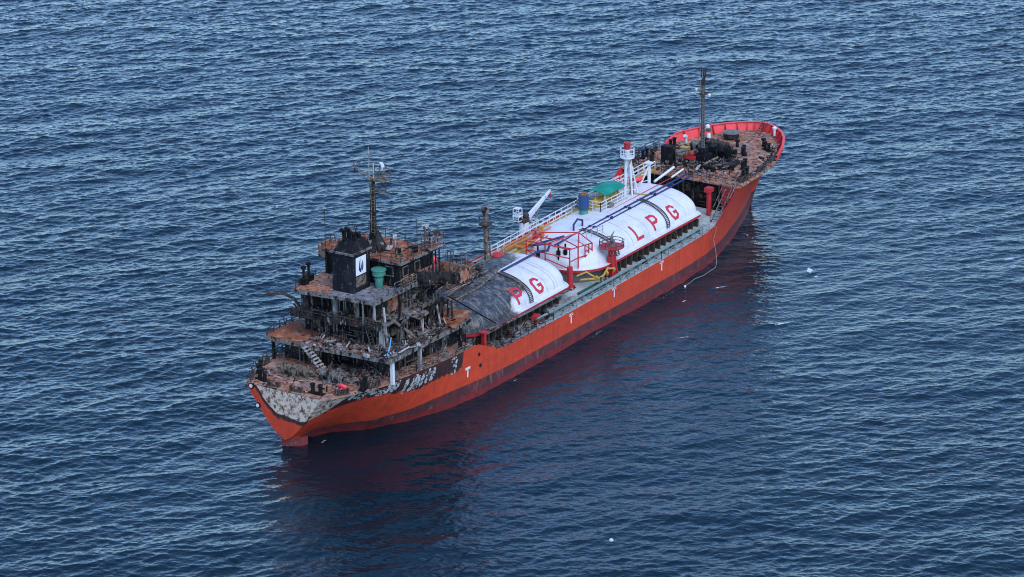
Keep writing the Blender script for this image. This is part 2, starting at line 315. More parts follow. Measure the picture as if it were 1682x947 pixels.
# ------------------------------------------------------------------ sea
def make_sea():
    N, dx = 2048, .172; va = .58905                      # grid axes: u along the line of sight, v to its left
    kx = np.fft.fftfreq(N, dx)*2*np.pi; KX, KY = np.meshgrid(kx, kx, indexing='ij'); K = np.hypot(KX, KY); K[0, 0] = 1e9
    rs = np.random.RandomState(11); S = np.zeros((N, N))
    def add(lam, amp, deg, pw, g):
        t = np.arctan2(KY, KX)-R(180+deg)
        s_ = np.exp(-1.15*(2*np.pi/lam/K)**2)/K**g*np.abs(np.cos(t/2))**(2*pw); s_[K > 2*np.pi/.42] = 0
        S.__iadd__(s_*amp)
    add(16, .45, 14, 14, 4.3); add(7.0, .75, 38, 12, 4.0); add(4.0, 1.0, -8, 12, 3.9); add(2.6, 1.1, 24, 9, 3.8); add(1.5, .7, 45, 6, 3.65); add(1.0, .6, -25, 5, 3.6)
    S[0, 0] = 0
    Hk = np.sqrt(S)*(rs.normal(size=(N, N))+1j*rs.normal(size=(N, N)))
    H = np.fft.ifft2(Hk).real; sl = np.hypot(*[np.fft.ifft2(1j*q*Hk).real for q in (KX, KY)])
    sc = .19/np.sqrt((sl**2).mean()); H *= sc
    DX = np.fft.ifft2(-1j*KX/K*Hk).real*sc; DY = np.fft.ifft2(-1j*KY/K*Hk).real*sc
    nu, nv = 1640, 1360; iu = np.arange(nu); iv = np.arange(nv)
    cu, cv = math.cos(va), math.sin(va)
    u0, v0 = -112.0, -nv*dx/2
    U, W = np.meshgrid(u0+iu*dx, v0+iv*dx, indexing='ij'); U += 2.8*cu+7.3*cv; W += -2.8*cv+7.3*cu
    I, J = np.meshgrid(iu % N, iv % N, indexing='ij')
    ed = np.clip(np.minimum(np.minimum(iu, nu-1-iu)[:, None], np.minimum(iv, nv-1-iv)[None, :])/50., 0, 1)
    X0, Y0 = U*cu-W*cv, U*cv+W*cu
    # the lee of the hull: calmer water on its starboard side
    lee = np.exp(-(np.clip(-Y0-8, 0, None)/42.)**1.5)*np.exp(-((X0+8-np.clip(-Y0-8, 0, None)*.3)/56.)**4)*(Y0 < 8)
    amp = (1-.50*lee)*ed; ch = 1.25
    U2 = U-DX[I, J]*amp*ch; W2 = W-DY[I, J]*amp*ch
    vs = np.stack([U2*cu-W2*cv, U2*cv+W2*cu, H[I, J]*amp], -1).reshape(-1, 3)
    idx = np.arange(nu*nv).reshape(nu, nv)
    q = np.stack([idx[:-1, :-1], idx[1:, :-1], idx[1:, 1:], idx[:-1, 1:]], -1).reshape(-1, 4)
    print('sea rms height', H.std())
    B = 9000.; cs = [(X0[i, j], Y0[i, j], 0) for i, j in ((0, 0), (-1, 0), (-1, -1), (0, -1))]
    far = [((-B)*cu-(-B)*cv, (-B)*cv+(-B)*cu, 0), (B*cu+B*cv, B*cv-B*cu, 0), (B*cu-B*cv, B*cv+B*cu, 0), (-B*cu-B*cv, -B*cv+B*cu, 0)]
    ring = np.array(cs+far, float)
    b0 = nu*nv; rq = np.array([(4, 5, 1, 0), (5, 6, 2, 1), (6, 7, 3, 2), (7, 4, 0, 3)])+b0
    vs = np.concatenate([vs, ring]); q = np.concatenate([q, rq])
    me = bpy.data.meshes.new('sea_water')
    me.vertices.add(len(vs)); me.vertices.foreach_set('co', vs.ravel())
    me.loops.add(q.size); me.loops.foreach_set('vertex_index', q.ravel().astype(np.int32))
    me.polygons.add(len(q)); me.polygons.foreach_set('loop_start', np.arange(0, q.size, 4, dtype=np.int32))
    me.polygons.foreach_set('loop_total', np.full(len(q), 4, dtype=np.int32))
    me.polygons.foreach_set('use_smooth', np.ones(len(q), dtype=bool))
    me.update(calc_edges=True)
    foam = np.zeros(len(vs), np.float32); fx, fy = vs[:, 0], vs[:, 1]
    for cx, cy, rx, ry, rot, a in FOAM:
        c, s = math.cos(rot), math.sin(rot); ux = (fx-cx)*c+(fy-cy)*s; uy = -(fx-cx)*s+(fy-cy)*c
        foam = np.maximum(foam, a*np.exp(-((ux/rx)**2+(uy/ry)**2)))
    at = me.attributes.new('foam', 'FLOAT', 'POINT'); at.data.foreach_set('value', foam.astype(np.float32))
    me.materials.append(M['water'])
    o = bpy.data.objects.new('sea_water', me); C.objects.link(o); o['kind'] = 'structure'
    return o
FOAM = [(25.4, -18, 1.3, .4, R(30), 1.0), (24.0, -19.5, .4, .3, 0, .85), (15, -12.3, 1.5, .18, R(-35), .75), (9, -11.2, .9, .2, R(0), .8),
        (40.5, -35.5, 1.2, .3, R(-40), .85), (33, -5.6, 1.2, .25, R(60), .6), (47, -20, 1.0, .3, R(-30), .7), (8, -24, 1.5, .25, R(-30), .8), (-1, -17, 1.2, .2, R(-40), .75),
        (-49.9, -38.1, .3, .2, 0, .8), (-44.0, -1.6, 1.4, .25, R(10), .62), (-20, -8.6, 2.5, .18, 0, .58), (-5, -8.6, 3, .16, 0, .58), (10, -8.6, 3, .16, 0, .58)]
make_sea()

# ------------------------------------------------------------------ hull
def interp(x, tab):
    xs = [t[0] for t in tab]
    return float(np.interp(x, xs, [t[1] for t in tab]))
ZTOP = [(-48, 6.1), (-44, 5.95), (-40, 5.8), (-31, 5.6), (-26.6, 5.55), (-26.2, 5.5), (-22.4, 3.95), (-21.9, 3.82), (-12, 3.72), (0, 3.85), (10, 4.05), (18, 4.3), (21.3, 4.5), (27.2, 7.75), (30, 7.9), (36, 8.0), (40, 8.05), (46.8, 8.15)]
YDK = [(-48, 4.46), (-46.5, 5.35), (-44, 6.25), (-41, 7.0), (-37, 7.5), (-32, 7.85), (-26, 8), (22, 8), (30, 8.0), (34, 7.75), (37, 7.2), (40, 6.2), (42.5, 5.0), (44.5, 3.6), (45.8, 2.2), (46.6, .9), (46.8, .04)]
YWL = [(-48, 0), (-45.5, .1), (-43.8, .3), (-42, 1.4), (-40, 3.2), (-36, 5.7), (-31, 7.3), (-26, 7.9), (-20, 8), (14, 8), (20, 7.5), (26, 6.3), (32, 4.6), (38, 2.6), (41.5, 1.2), (43.6, .15), (46.8, .02)]
ZKEEL = [(-48, 1.06), (-46, .55), (-44.2, .15), (-43.4, -1.0), (-42.6, -3), (-40, -3.5), (40, -3.5), (43, -2.5), (44.3, .6), (45.3, 3.0), (46.1, 5.6), (46.8, 7.9)]
def hull_half(x, t):
    """point on the starboard half of section x; t=0 keel, 1 top edge -> (y>=0, z)"""
    zt, yd, yw, zk = interp(x, ZTOP), interp(x, YDK), interp(x, YWL), interp(x, ZKEEL)
    z = zk+(zt-zk)*t
    return half_breadth(x, z), z
TR = [(1.06, .06), (1.6, .95), (2.82, 2.14), (4.39, 3.29), (6.11, 4.46)]
def half_breadth(x, z):
    zt, yd, yw, zk = interp(x, ZTOP), interp(x, YDK), interp(x, YWL), interp(x, ZKEEL)
    if z <= zk: return .02
    aft = min(1, max(0, (-40-x)/8))
    fwd = min(1, max(0, (x-16)/20))
    if z >= 0:
        s = min(1, z/zt); p = 1+1.1*fwd     # hollow flare forward
        y = yw+(yd-yw)*(s**p if fwd else 1-(1-s)**1.5)
        if x > 42:
            q = min(1, (z-zk)/max(.05, zt-zk)); wb = min(1, (x-42)/3.5); y = y*(1-wb)+yd*(max(0, q)**.9)*wb
    else:
        q = (z-zk)/max(.3, -zk); y = yw*(1-(1-min(1, q))**3.0)
    if aft > 0:
        yt = float(np.interp(z, [a for a, b in TR], [b for a, b in TR])) if z > 1.06 else .06
        y = y*(1-aft)+min(yt*(yd/4.46)**.5 if z > 1.06 else yt, 9)*aft
    return max(.02, y)
def hull_pt(x, z, off=.0, side=-1):
    y = half_breadth(x, z); e = .05
    dx = (half_breadth(x+e, z)-half_breadth(x-e, z))/(2*e); dz = (half_breadth(x, z+e)-half_breadth(x, z-e))/(2*e)
    n = V(-dx, side, -dz).normalized()
    return V(x, side*y, z)+n*off
PEEL = [(3.3, 6.3), (2.9, 5.7), (2.1, 4.6), (1.4, 4.1), (.8, 3.65), (-.45, 3.6), (-1.76, 3.35), (-2.9, 3.4), (-3.6, 3.6)]   # lower edge (y, z) on the transom
def peel_value(x, y, z):
    if x < -47.6:
        lo = float(np.interp(y, [p[0] for p in reversed(PEEL)], [p[1] for p in reversed(PEEL)]))
        return min((z-lo)*1.0, (3.3-y)*1.1, .5)+.5
    if y < 0 and x < -43.8:
        lo = float(np.interp(x, [-48, -47, -46, -45, -44], [3.45, 3.7, 4.2, 5.0, 5.7]))
        return min(z-lo, (-44.2-x)*1.0, .5)+.5
    return 0.
def scorch_value(x, y, z):
    zt = interp(x, ZTOP)
    if x < -47.6:
        lo = float(np.interp(y, [p[0] for p in reversed(PEEL)], [p[1] for p in reversed(PEEL)]))
        d = min(z-lo+.42, 3.75-y); return max(0, min(1, .5+d*1.2))
    v = 0
    if y < 0 and x < -28.5:
        d = float(np.interp(x, [-48, -45, -43, -40, -38, -36, -33, -31, -29.3, -28.6], [2.6, 1.7, 1.35, 1.1, 1.6, 2.0, 1.7, 1.7, 1.9, -.4]))
        v = .5+(z-(zt-d))*.9
    elif y > 0 and x < -27: v = .5+(z-(zt-.7))
    if x > 27: v = max(v, .5+(z-(zt-.18))*2.0)
    if 19 < x <= 27: v = max(v, .0)
    if -26 < x < -10: v = max(v, .32+(z-(zt-.15))*1.2)
    return max(0, min(1, v))
def make_hull(parent):
    xs = list(np.arange(-48, -40, .25))+list(np.arange(-40, -28, .4))+list(np.arange(-28, -21, .25))+list(np.arange(-21, 20, 1.0))+list(np.arange(20, 46.6, .35))+[46.6, 46.75]
    K = 44; b = MB(); ids = {}
    for si, side in enumerate((-1, 1)):
        base = len(b.v)
        for x in xs:
            for j in range(K):
                t = (j/(K-1)); y, z = hull_half(x, t); b.v.append((x, side*y, z))
        for i in range(len(xs)-1):
            for j in range(K-1):
                q = base+i*K+j; b.f.append((q, q+1, q+K+1, q+K))
    # transom
    base = len(b.v); n = 25
    for j in range(K):
        y, z = hull_half(-48, j/(K-1))
        for i in range(n): b.v.append((-48-.02*(1-(2*i/(n-1)-1)**2), y*(2*i/(n-1)-1), z))
    for j in range(K-1):
        for i in range(n-1):
            q = base+j*n+i; b.f.append((q, q+1, q+n+1, q+n))
    o = b.build('hull', 'hull', parent, smooth=True)
    me = o.data
    for nm, fn in (('peel', peel_value), ('scorch', scorch_value), ('paintline', lambda x, y, z: float(np.interp(x, [-48, -46, -31, -20, 11, 25, 40, 47], [-1, .9, 1.85, 1.5, 1.6, 1.7, 1.9, 2.0])))):
        a = me.attributes.new(nm, 'FLOAT', 'POINT'); a.data.foreach_set('value', [fn(*v.co) for v in me.vertices])
    me.set_sharp_from_angle(angle=R(30))
    return o
ship = bpy.data.objects.new('gas_tanker', None); C.objects.link(ship)
tag(ship, 'orange gas tanker with burnt black superstructure and white domed tanks, adrift on the sea', 'ship')
hull = make_hull(ship)

# strokes for painted letters: polylines in a unit box (0..1 wide, 0..1 high)
GL = {'T': [[(0, 1), (1, 1)], [(.5, 1), (.5, 0)], [(0, 1), (0, .88)], [(1, 1), (1, .88)]], 'L': [[(0, 1), (0, 0), (1, 0)], [(0, 1), (0, 1)]],
      'P': [[(0, 0), (0, 1), (.7, 1), (.98, .85), (.98, .6), (.7, .45), (0, .45)]],
      'G': [[(1, .78), (.8, .97), (.3, .97), (.03, .72), (.03, .28), (.3, .03), (.78, .03), (1, .22), (1, .45), (.6, .45)]],
      '3': [[(0, .85), (.2, 1), (.8, 1), (1, .8), (.8, .55), (.35, .53)], [(.8, .55), (1, .3), (.8, 0), (.2, 0), (0, .15)]],
      '|': [[(.5, 0), (.5, 1)]]}
def stroke_letter(ch, wid, hgt, th, fmap, slant=0.0):
    b = MB()
    for pl in GL[ch]:
        pts = [V(p[0]*wid+p[1]*hgt*slant, p[1]*hgt, 0) for p in pl]
        fine = [pts[0]]
        for a, c in zip(pts[:-1], pts[1:]):
            n = max(1, int((c-a).length/.25))
            fine += [a.lerp(c, i/n) for i in range(1, n+1)]
        if (fine[-1]-fine[0]).length < 1e-5: continue
        n = len(fine); L_, R_ = [], []
        for i, p in enumerate(fine):
            d1 = (p-fine[i-1]).normalized() if i else (fine[1]-p).normalized()
            d2 = (fine[i+1]-p).normalized() if i < n-1 else d1
            d = (d1+d2).normalized(); k_ = 1/max(.6, d.dot(d1)); nn = V(-d.y, d.x, 0)*th/2*k_
            e = d*th*.3 if i == n-1 else (-d*th*.3 if i == 0 else V(0, 0, 0))
            L_.append(p+nn+e); R_.append(p-nn+e)
        vs = [fmap(q.x, q.y, .035) for q in L_]+[fmap(q.x, q.y, .035) for q in R_]
        vs += [fmap(q.x, q.y, .0) for q in L_]+[fmap(q.x, q.y, .0) for q in R_]
        fs = []
        for i in range(n-1):
            fs += [(i, i+1, n+i+1, n+i), (2*n+i, 2*n+i+1, i+1, i), (n+i, n+i+1, 3*n+i+1, 3*n+i)]
        fs += [(0, n, 3*n, 2*n), (n-1, 2*n-1, 4*n-1, 3*n-1)]
        b.add(vs, fs)
    return b
for i, (x, zc) in enumerate([(-28.1, 3.1), (-9.0, 2.95), (-.35, 3.25), (9.6, 3.35)]):
    stroke_letter('T', .62, .95, .17, lambda u, v, o, x=x, zc=zc: hull_pt(x-.31+u, zc-.48+v, o-.01)).build('tug_mark', 'whiteletter', hull)
stroke_letter('3', .85, 1.45, .27, lambda u, v, o: hull_pt(-31.0+u, 3.85+v, o-.01), .14).build('name_digit', 'peeled', hull)
# remains of the ship's name: ragged letter-sized patches of bare pale steel
rn = random.Random(5)
def ragged_patch(x0, z0, wd, hg, slant=.35):
    b = MB(); n = 9; L_, R_ = [], []
    for i in range(n+1):
        t = i/n; c = slant*t*hg; w2 = wd/2*(rn.uniform(.6, 1.15))*(1-.35*abs(2*t-1)**3)
        cx = x0+c+rn.uniform(-.05, .05); zz = z0+t*hg
        L_.append((cx-w2, zz)); R_.append((cx+w2, zz))
    for k_, off in ((0, .03), (1, -.01)):
        b.v += [tuple(hull_pt(p[0], p[1], off)) for p in L_]+[tuple(hull_pt(p[0], p[1], off)) for p in R_]
    m_ = n+1
    for i in range(n):
        b.f += [(i, i+1, m_+i+1, m_+i), (2*m_+i, 2*m_+i+1, i+1, i), (m_+i, m_+i+1, 3*m_+i+1, 3*m_+i)]
    b.f += [(0, m_, 3*m_, 2*m_), (m_-1, 2*m_-1, 4*m_-1, 3*m_-1)]
    return b
for i in range(9):
    x = -44.2+i*.62; zt = interp(x, ZTOP); ragged_patch(x, zt-.95+rn.uniform(-.25, .2)-.1, rn.uniform(.35, .7), rn.uniform(.6, 1.05), rn.uniform(.1, .6)).build('scorched_letter', 'peeled', hull)
for i in range(6):
    x = -37.5+i*.78; zt = interp(x, ZTOP); ragged_patch(x-.5, zt-1.85+i*.06, rn.uniform(.45, .85), 1.4+rn.uniform(-.45, .2), rn.uniform(.25, .6)).build('scorched_letter', 'peeled', hull)
# hawse hole and mooring openings in the hull side
for (x, z, s_) in [(-26.2, 4.45, -1), (-26.0, 3.2, -1)]:
    b = MB(); c = hull_pt(x, z, .02); b.tube(c+V(0, .12, 0), c-V(0, .02, 0), .20, 12); b.build('mooring_opening', 'glassdark', hull)
for (y, z) in [(3.77, 5.95), (3.05, 4.07)]:
    b = MB(); b.tube(V(-47.98, y, z), V(-48.12, y, z), .30, 14); o = b.build('stern_fairlead', 'glassdark', hull)
    b = MB(); b.tube(V(-48.1, y, z), V(-48.16, y, z), .19, 14); b.build('white_cap', 'white', hull)
# rub rail along the paint line
b = MB()
for side in (-1, 1):
    xs = list(np.arange(-40, 24, 2.0)); pts = [hull_pt(x, float(np.interp(x, [-40, -31, -20, 11, 25], [1.75, 1.85, 1.5, 1.6, 1.7]))-.12, .0, side) for x in xs]
    for p, q in zip(pts[:-1], pts[1:]): b.tube(p, q, .09, 6)
b.build('rubbing_strake', 'hullband' if 'hullband' in M else 'red', hull) if False else None

# rudder, turned over to one side, and its stock
b = MB(); prof = [(-1.35, .04), (-.9, .16), (-.2, .24), (.5, .26), (1.0, .18), (1.2, .03)]
ang = R(-43); ca, sa = math.cos(ang), math.sin(ang)
for z0, z1 in ((-2.2, .82),):
    pl = [(-46.3+u*ca-v*sa, .0+u*sa+v*ca) for u, v in prof]+[(-46.3+u*ca+v*sa, 0+u*sa-v*ca) for u, v in reversed(prof)]
    b.prism(pl[::-1], z0, z1)
b.box(-46.3-.3, -46.3+.3, -.2, .2, .82, 1.0)
M['redpaintdull'] = weathered('dull_red_antifouling', (.24, .024, .028), [((.15, .03, .03), 1.4, .48, .62, (1, 1, .4)), ((.33, .14, .13), 2.2, .6, .7, (1, 1, 1))], .6)
b.build('rudder', 'redpaintdull', ship)
b = MB(); b.tube((-47.0, .2, .25), (-44.9, -.15, .35), .10, 6); b.build('rudder_bracket', 'steel', ship)

# ------------------------------------------------------------------ decks
def outline(x0, x1, inset, step=.7):
    xs = list(np.arange(x0, x1, step))+[x1]
    st = [(x, -max(.02, interp(x, YDK)-inset)) for x in xs]; pt = [(x, max(.02, interp(x, YDK)-inset)) for x in reversed(xs)]
    return st+pt
def camber(x, y, tab, d=0, c=.12): return interp(x, tab)+d+c*(1-min(1, abs(y)/8)**2)
def grid_deck(name, m, x0, x1, inset, d, th, step=.8, ny=12, c=.12, bumpy=0, rng=random.Random(3)):
    xs = list(np.arange(x0, x1, step))+[x1]; b = MB(); vs = []
    for lvl in (0, 1):
        for x in xs:
            hb = max(.02, interp(x, YDK)-inset)
            if name == 'main_deck': hb = min(hb, half_breadth(x, interp(x, ZMAIN))-.1)
            for j in range(ny+1):
                y = hb*(2*j/ny-1); z = camber(x, y, ZTOP if name != 'main_deck' else ZMAIN, d, c)-lvl*th
                vs.append((x, y, z+(rng.uniform(-1, 1)*bumpy if lvl == 0 else 0)))
    n = ny+1; k_ = len(xs); fs = []
    for i in range(k_-1):
        for j in range(ny):
            q = i*n+j; fs += [(q, q+n, q+n+1, q+1), (q+k_*n, q+1+k_*n, q+n+1+k_*n, q+n+k_*n)]
        for j in (0, ny):
            q = i*n+j; fs.append((q, q+n, q+n+k_*n, q+k_*n))
    for i in (0, k_-1):
        for j in range(ny):
            q = i*n+j; fs.append((q, q+1, q+1+k_*n, q+k_*n))
    b.add(vs, fs); return b.build(name, m, ship)
ZMAIN = [(-27, 3.7), (-21.9, 3.6), (-12, 3.6), (0, 3.72), (10, 3.92), (18, 4.12), (28, 4.4)]
poop = grid_deck('poop_deck', 'rustdeck', -47.93, -26.6, .06, -.05, .18, bumpy=.03)
main = grid_deck('main_deck', 'maindeck', -26.3, 27.0, .07, 0, .18)
fore = grid_deck('forecastle_deck', 'rustdeck', 27.0, 46.5, -.02, .02, .22, bumpy=.03)
FZ = lambda x: interp(x, ZTOP)+.14
# vertical edge plates: poop break and forecastle bulkhead
b = MB(); b.box(-26.75, -26.5, -7.85, 7.85, 3.5, 5.42); b.build('poop_bulkhead', 'burnt', ship)
def cross_plate(x0, x1, z0, z1, y_lo=-99, y_hi=99, gap=.10):
    """upright plate across the ship, cut to the hull's section"""
    b = MB(); zs = [z0+(z1-z0)*i/6 for i in range(7)]
    L_ = [(max(y_lo, -(half_breadth(x0, z)-gap)), z) for z in zs]; R_ = [(min(y_hi, half_breadth(x0, z)-gap), z) for z in reversed(zs)]
    pl = L_+R_; n = len(pl); b.add([(x0, y, z) for y, z in pl]+[(x1, y, z) for y, z in pl], [tuple(range(n)), tuple(range(2*n-1, n-1, -1))]+[(i, (i+1) % n, n+(i+1) % n, n+i) for i in range(n)])
    return b
fb = cross_plate(27.3, 27.5, 4.2, 7.6).build('forecastle_bulkhead', 'soot', ship)
cross_plate(27.05, 27.28, 4.5, 7.55, -99, -5.6, .16).build('red_side_panel', 'red', fb)
for y in (-4.2, -1.9, 2.2, 4.4):
    MB().box(27.22, 27.29, y-.4, y+.4, 4.45, 6.35).build('bulkhead_door', 'burnt', fb)
# inside of the rising bulwark between main deck and forecastle
for side in (-1, 1):
    b = MB(); xs = [20.5, 21.3, 22.4, 23.5, 24.6, 25.8, 27.0]; nz = 5; rows = []
    for x in xs:
        z0, z1 = interp(x, ZMAIN), interp(x, ZTOP)
        rows.append([(x, side*(half_breadth(x, z0+(z1-z0)*j/nz)-o_), z0+(z1-z0)*j/nz) for o_ in (.14, .05) for j in range(nz+1)])
    for r_ in rows: b.v += r_
    m_ = 2*(nz+1)
    for i in range(len(xs)-1):
        for o_ in (0, nz+1):
            for j in range(nz): q = i*m_+o_+j; b.f.append((q, q+1, q+m_+1, q+m_))
        q = i*m_+nz; b.f.append((q, q+nz+1, q+m_+nz+1, q+m_))
    b.build('side_bulwark', 'red', ship)
# bow bulwark with stays
def bow_line(x0, x1, n):
    out = []
    for i in range(n+1):
        x = x0+(x1-x0)*(1-(1-i/n)**2.2) ; out.append((x, interp(x, YDK), interp(x, ZTOP)))
    return out
def curve_pts():
    st = bow_line(37.6, 46.8, 16); pt = bow_line(35.6, 46.8, 18)
    return [(x, -y, z) for x, y, z in st]+[(x, y, z) for x, y, z in reversed(pt)]
bp = curve_pts(); b = MB(); n = len(bp); vs = []
for i, p in enumerate(bp):
    a_, c_ = Vector(bp[max(0, i-1)]), Vector(bp[min(n-1, i+1)]); d = c_-a_; d.z = 0; d.normalize(); out = V(d.y, -d.x, 0)
    p = Vector(p); hgt = 1.12*min(1, min(i, n-1-i)/2.2+.05)+.05
    top = p+out*.34*hgt+V(0, 0, hgt); vs += [p-V(0, 0, .15)+out*.03, top, top-out*.28+V(0, 0, -.02), top-out*.28-V(0, 0, .08), top-out*.08-V(0, 0, .1), p-out*.06]
for i in range(n-1):
    for k_ in range(6):
        q = i*6+k_; r_ = i*6+(k_+1) % 6; b.f.append((q, r_, r_+6, q+6))
b.v = [tuple(v) for v in vs]; b.f += [(0, 5, 4, 3, 2, 1), tuple((n-1)*6+k_ for k_ in range(6))]
bulw = b.build('bow_bulwark', 'redbright', ship)
for i in range(2, n-2):
    p = Vector(bp[i]); a_, c_ = Vector(bp[i-1]), Vector(bp[i+1]); d = (c_-a_); d.z = 0; d.normalize(); out = V(d.y, -d.x, 0)
    if i % 2: continue
    s_ = MB(); e = d*.04; q = [p-out*.55+V(0, 0, .12), p+V(0, 0, .1), p+out*.28+V(0, 0, 1.0), p+out*.05+V(0, 0, 1.02)]
    s_.add([x-e for x in q]+[x+e for x in q], [(0, 1, 2, 3), (7, 6, 5, 4), (0, 4, 5, 1), (1, 5, 6, 2), (2, 6, 7, 3), (3, 7, 4, 0)])
    s_.build('bulwark_stay', 'red', bulw)

# ------------------------------------------------------------------ cargo tanks
def tank_profile(s):
    """s 0..1 from the top centre down to the starboard base -> (half breadth, z above base) of full-size section"""
    t = s*math.pi/2
    return 5.35*math.sin(t)**.93, 2.42*max(0, math.cos(t))**.90
def ZB(x): return 5.52+.012*x
def make_tank(name, xa, xf, la, lf, burnfn):
    """body from xa to xf; la / lf lengths of the dished ends"""
    ns, b = 26, MB(); xs = []
    for i in range(11): t = i/10; xs.append((xa+la-la*math.cos(t*math.pi/2)*1.0, max(.02, math.sin(t*math.pi/2)**.75)))
    xs += [(x, 1.0) for x in np.arange(xa+la+.6, xf-lf, .6)]
    for i in range(11): t = 1-i/10; xs.append((xf-lf+lf*math.cos(t*math.pi/2), max(.02, math.sin(t*math.pi/2)**.75)))
    ring = []
    for x, k_ in xs:
        row = []
        for j in range(-ns, ns+1):
            y, z = tank_profile(abs(j)/ns); kk = k_**1.0
            row.append((x, math.copysign(y*k_, j), ZB(x)+z*(k_**.8)))
        # flared foot of the cover
        fl = []
        for dy, dz in ((.14, -.03), (.34, -.09), (.66, -.12)): fl.append((dy, dz))
        y0 = row[0][1]; L_ = [(x, y0-dy*k_, ZB(x)+dz+.0) for dy, dz in reversed(fl)]; R_ = [(x, -y0+dy*k_, ZB(x)+dz) for dy, dz in fl]
        ring.append(L_+row+R_)
    m_ = len(ring[0])
    for r_ in ring: b.v += r_
    for i in range(len(ring)-1):
        for j in range(m_-1): q = i*m_+j; b.f.append((q, q+m_, q+m_+1, q+1))
    b.f += [tuple(range(m_)), tuple((len(ring)-1)*m_+j for j in range(m_))]
    o = b.build(name, 'tank', ship, smooth=True)
    at = o.data.attributes.new('burn', 'FLOAT', 'POINT'); at.data.foreach_set('value', [burnfn(*v.co) for v in o.data.vertices])
    # red rim plate round the foot
    hb = [(x, (5.35*k_+.62*k_)) for x, k_ in xs]; n_ = len(hb)
    pts = [(x, -y, ZB(x)-.14) for x, y in hb]+[(x, y, ZB(x)-.14) for x, y in reversed(hb)]
    pts.append(pts[0]); rim = MB(); rim.wall(pts, .10, -.27, .02); rim.build('rim_plate', 'red', o)
    core = MB(); core.prism([(x, -max(.1, y-.9)) for x, y in hb if y > 1]+[(x, max(.1, y-.9)) for x, y in reversed(hb) if y > 1], 3.75, lambda x, y: ZB(x)-.15)
    core.build('lower_shell', 'steel', o)
    return o, hb
def zero(x, y, z): return 0.0
def small_burn(x, y, z):
    # burnt except the forward end and an island round the letter P
    v = (-12.9+(.25*(z-ZB(x)))-x)*.55+.5
    if y > -.5: v = max(v, (-6.6-x-(.8-y)*.7)*.25+.45)
    d = math.hypot((x+14.0)/2.3, (z-ZB(x)-.35)/1.0)
    if y < 0: v = min(v, .5+(d-1)*1.2)
    return max(0, min(1, v))
bigtank, bh = make_tank('forward_cargo_tank', -2.4, 23.2, 4.2, 1.7, lambda x, y, z: max(0, min(.5, .2+(x-22.4)*.3)) if y > -3 else 0)
smalltank, sh = make_tank('aft_cargo_tank', -24.5, -4.4, 3.0, 2.2, small_burn)
def tank_surf(x, arc, off=0):
    """point on the starboard side; arc in metres up from the base along the shell"""
    N_ = 60; pr = [tank_profile(1-i/N_) for i in range(N_+1)]; acc = 0
    for a_, c_ in zip(pr[:-1], pr[1:]):
        d = math.hypot(c_[0]-a_[0], c_[1]-a_[1])
        if acc+d >= arc:
            t = (arc-acc)/d; y = a_[0]+(c_[0]-a_[0])*t; z = a_[1]+(c_[1]-a_[1])*t
            n = V(0, -(c_[1]-a_[1]), (a_[0]-c_[0])).normalized(); n = V(0, -abs(n.y), abs(n.z))
            return V(x, -y, ZB(x)+z)+n*off
        acc += d
    return V(x, 0, ZB(x)+2.42+off)
for ch, xc, t_ in (('G', 17.4, bigtank), ('P', 13.4, bigtank), ('L', 9.7, bigtank), ('G', -10.6, smalltank), ('P', -14.1, smalltank)):
    wd = 1.2; hg = 1.7
    stroke_letter(ch, wd, hg, .34, lambda u, v, o, xc=xc: tank_surf(xc-wd/2+u, .50+v, o+.005)).build('tank_letter', 'redletter', t_)
# welded seams of the shell
for t_, xs in ((bigtank, (5.2, 8, 11.4, 15.4, 19.4)), (smalltank, (-16.5, -12.4, -9.3, -8.0, -7.5))):
    for x in xs:
        pts = [tank_surf(x, s, .008) for s in np.linspace(.05, 5.6, 18)]; b = MB(); b.path([tuple(p) for p in pts], .022, 4); b.build('shell_seam', 'greywhite', t_)
# ladders over the shell
def shell_ladder(x, parent, m, x2=None):
    b = MB(); n = 15; x2 = x if x2 is None else x2
    P_ = [tank_surf(x+(x2-x)*i/n, .0+5.4*i/n, .10) for i in range(n+1)]
    for s in (-.3, .3):
        for p, q in zip(P_[:-1], P_[1:]): b.tube(p+V(s, 0, 0), q+V(s, 0, 0), .05, 4)
    for i in range(n):
        for f in (0, .5):
            c = P_[i].lerp(P_[i+1], f); b.tube(c-V(.3, 0, 0), c+V(.3, 0, 0), .035, 4)
    return b.build('shell_ladder', m, parent)
shell_ladder(15.4, bigtank, 'charpipe', 16.2); shell_ladder(4.6, bigtank, 'charpipe', 4.0); shell_ladder(-12.6, smalltank, 'charpipe', -12.2)
# yellowed fire line beside the small tank's ladder
# support brackets under both rims
br = MB(); br.add([(-.14, .1, 3.9), (.14, .1, 3.9), (.08, .5, 5.2), (-.08, .5, 5.2), (-.14, 1.0, 3.9), (.14, 1.0, 3.9), (-.08, .0, 5.2), (.08, .0, 5.2)], [(0, 1, 7, 6), (6, 7, 2, 3), (3, 2, 5, 4), (0, 6, 3, 4), (1, 5, 2, 7), (0, 4, 5, 1)])
proto = br.build('support_bracket', 'charpipe', bigtank); proto.location = (3.2, -5.95, .02)
for t_, lo, hi in ((bigtank, 4.4, 21.5), (smalltank, -22.5, -7.0)):
    x = lo
    while x < hi:
        copy_tree(proto, t_, (x, -5.95, .0)); x += 1.2

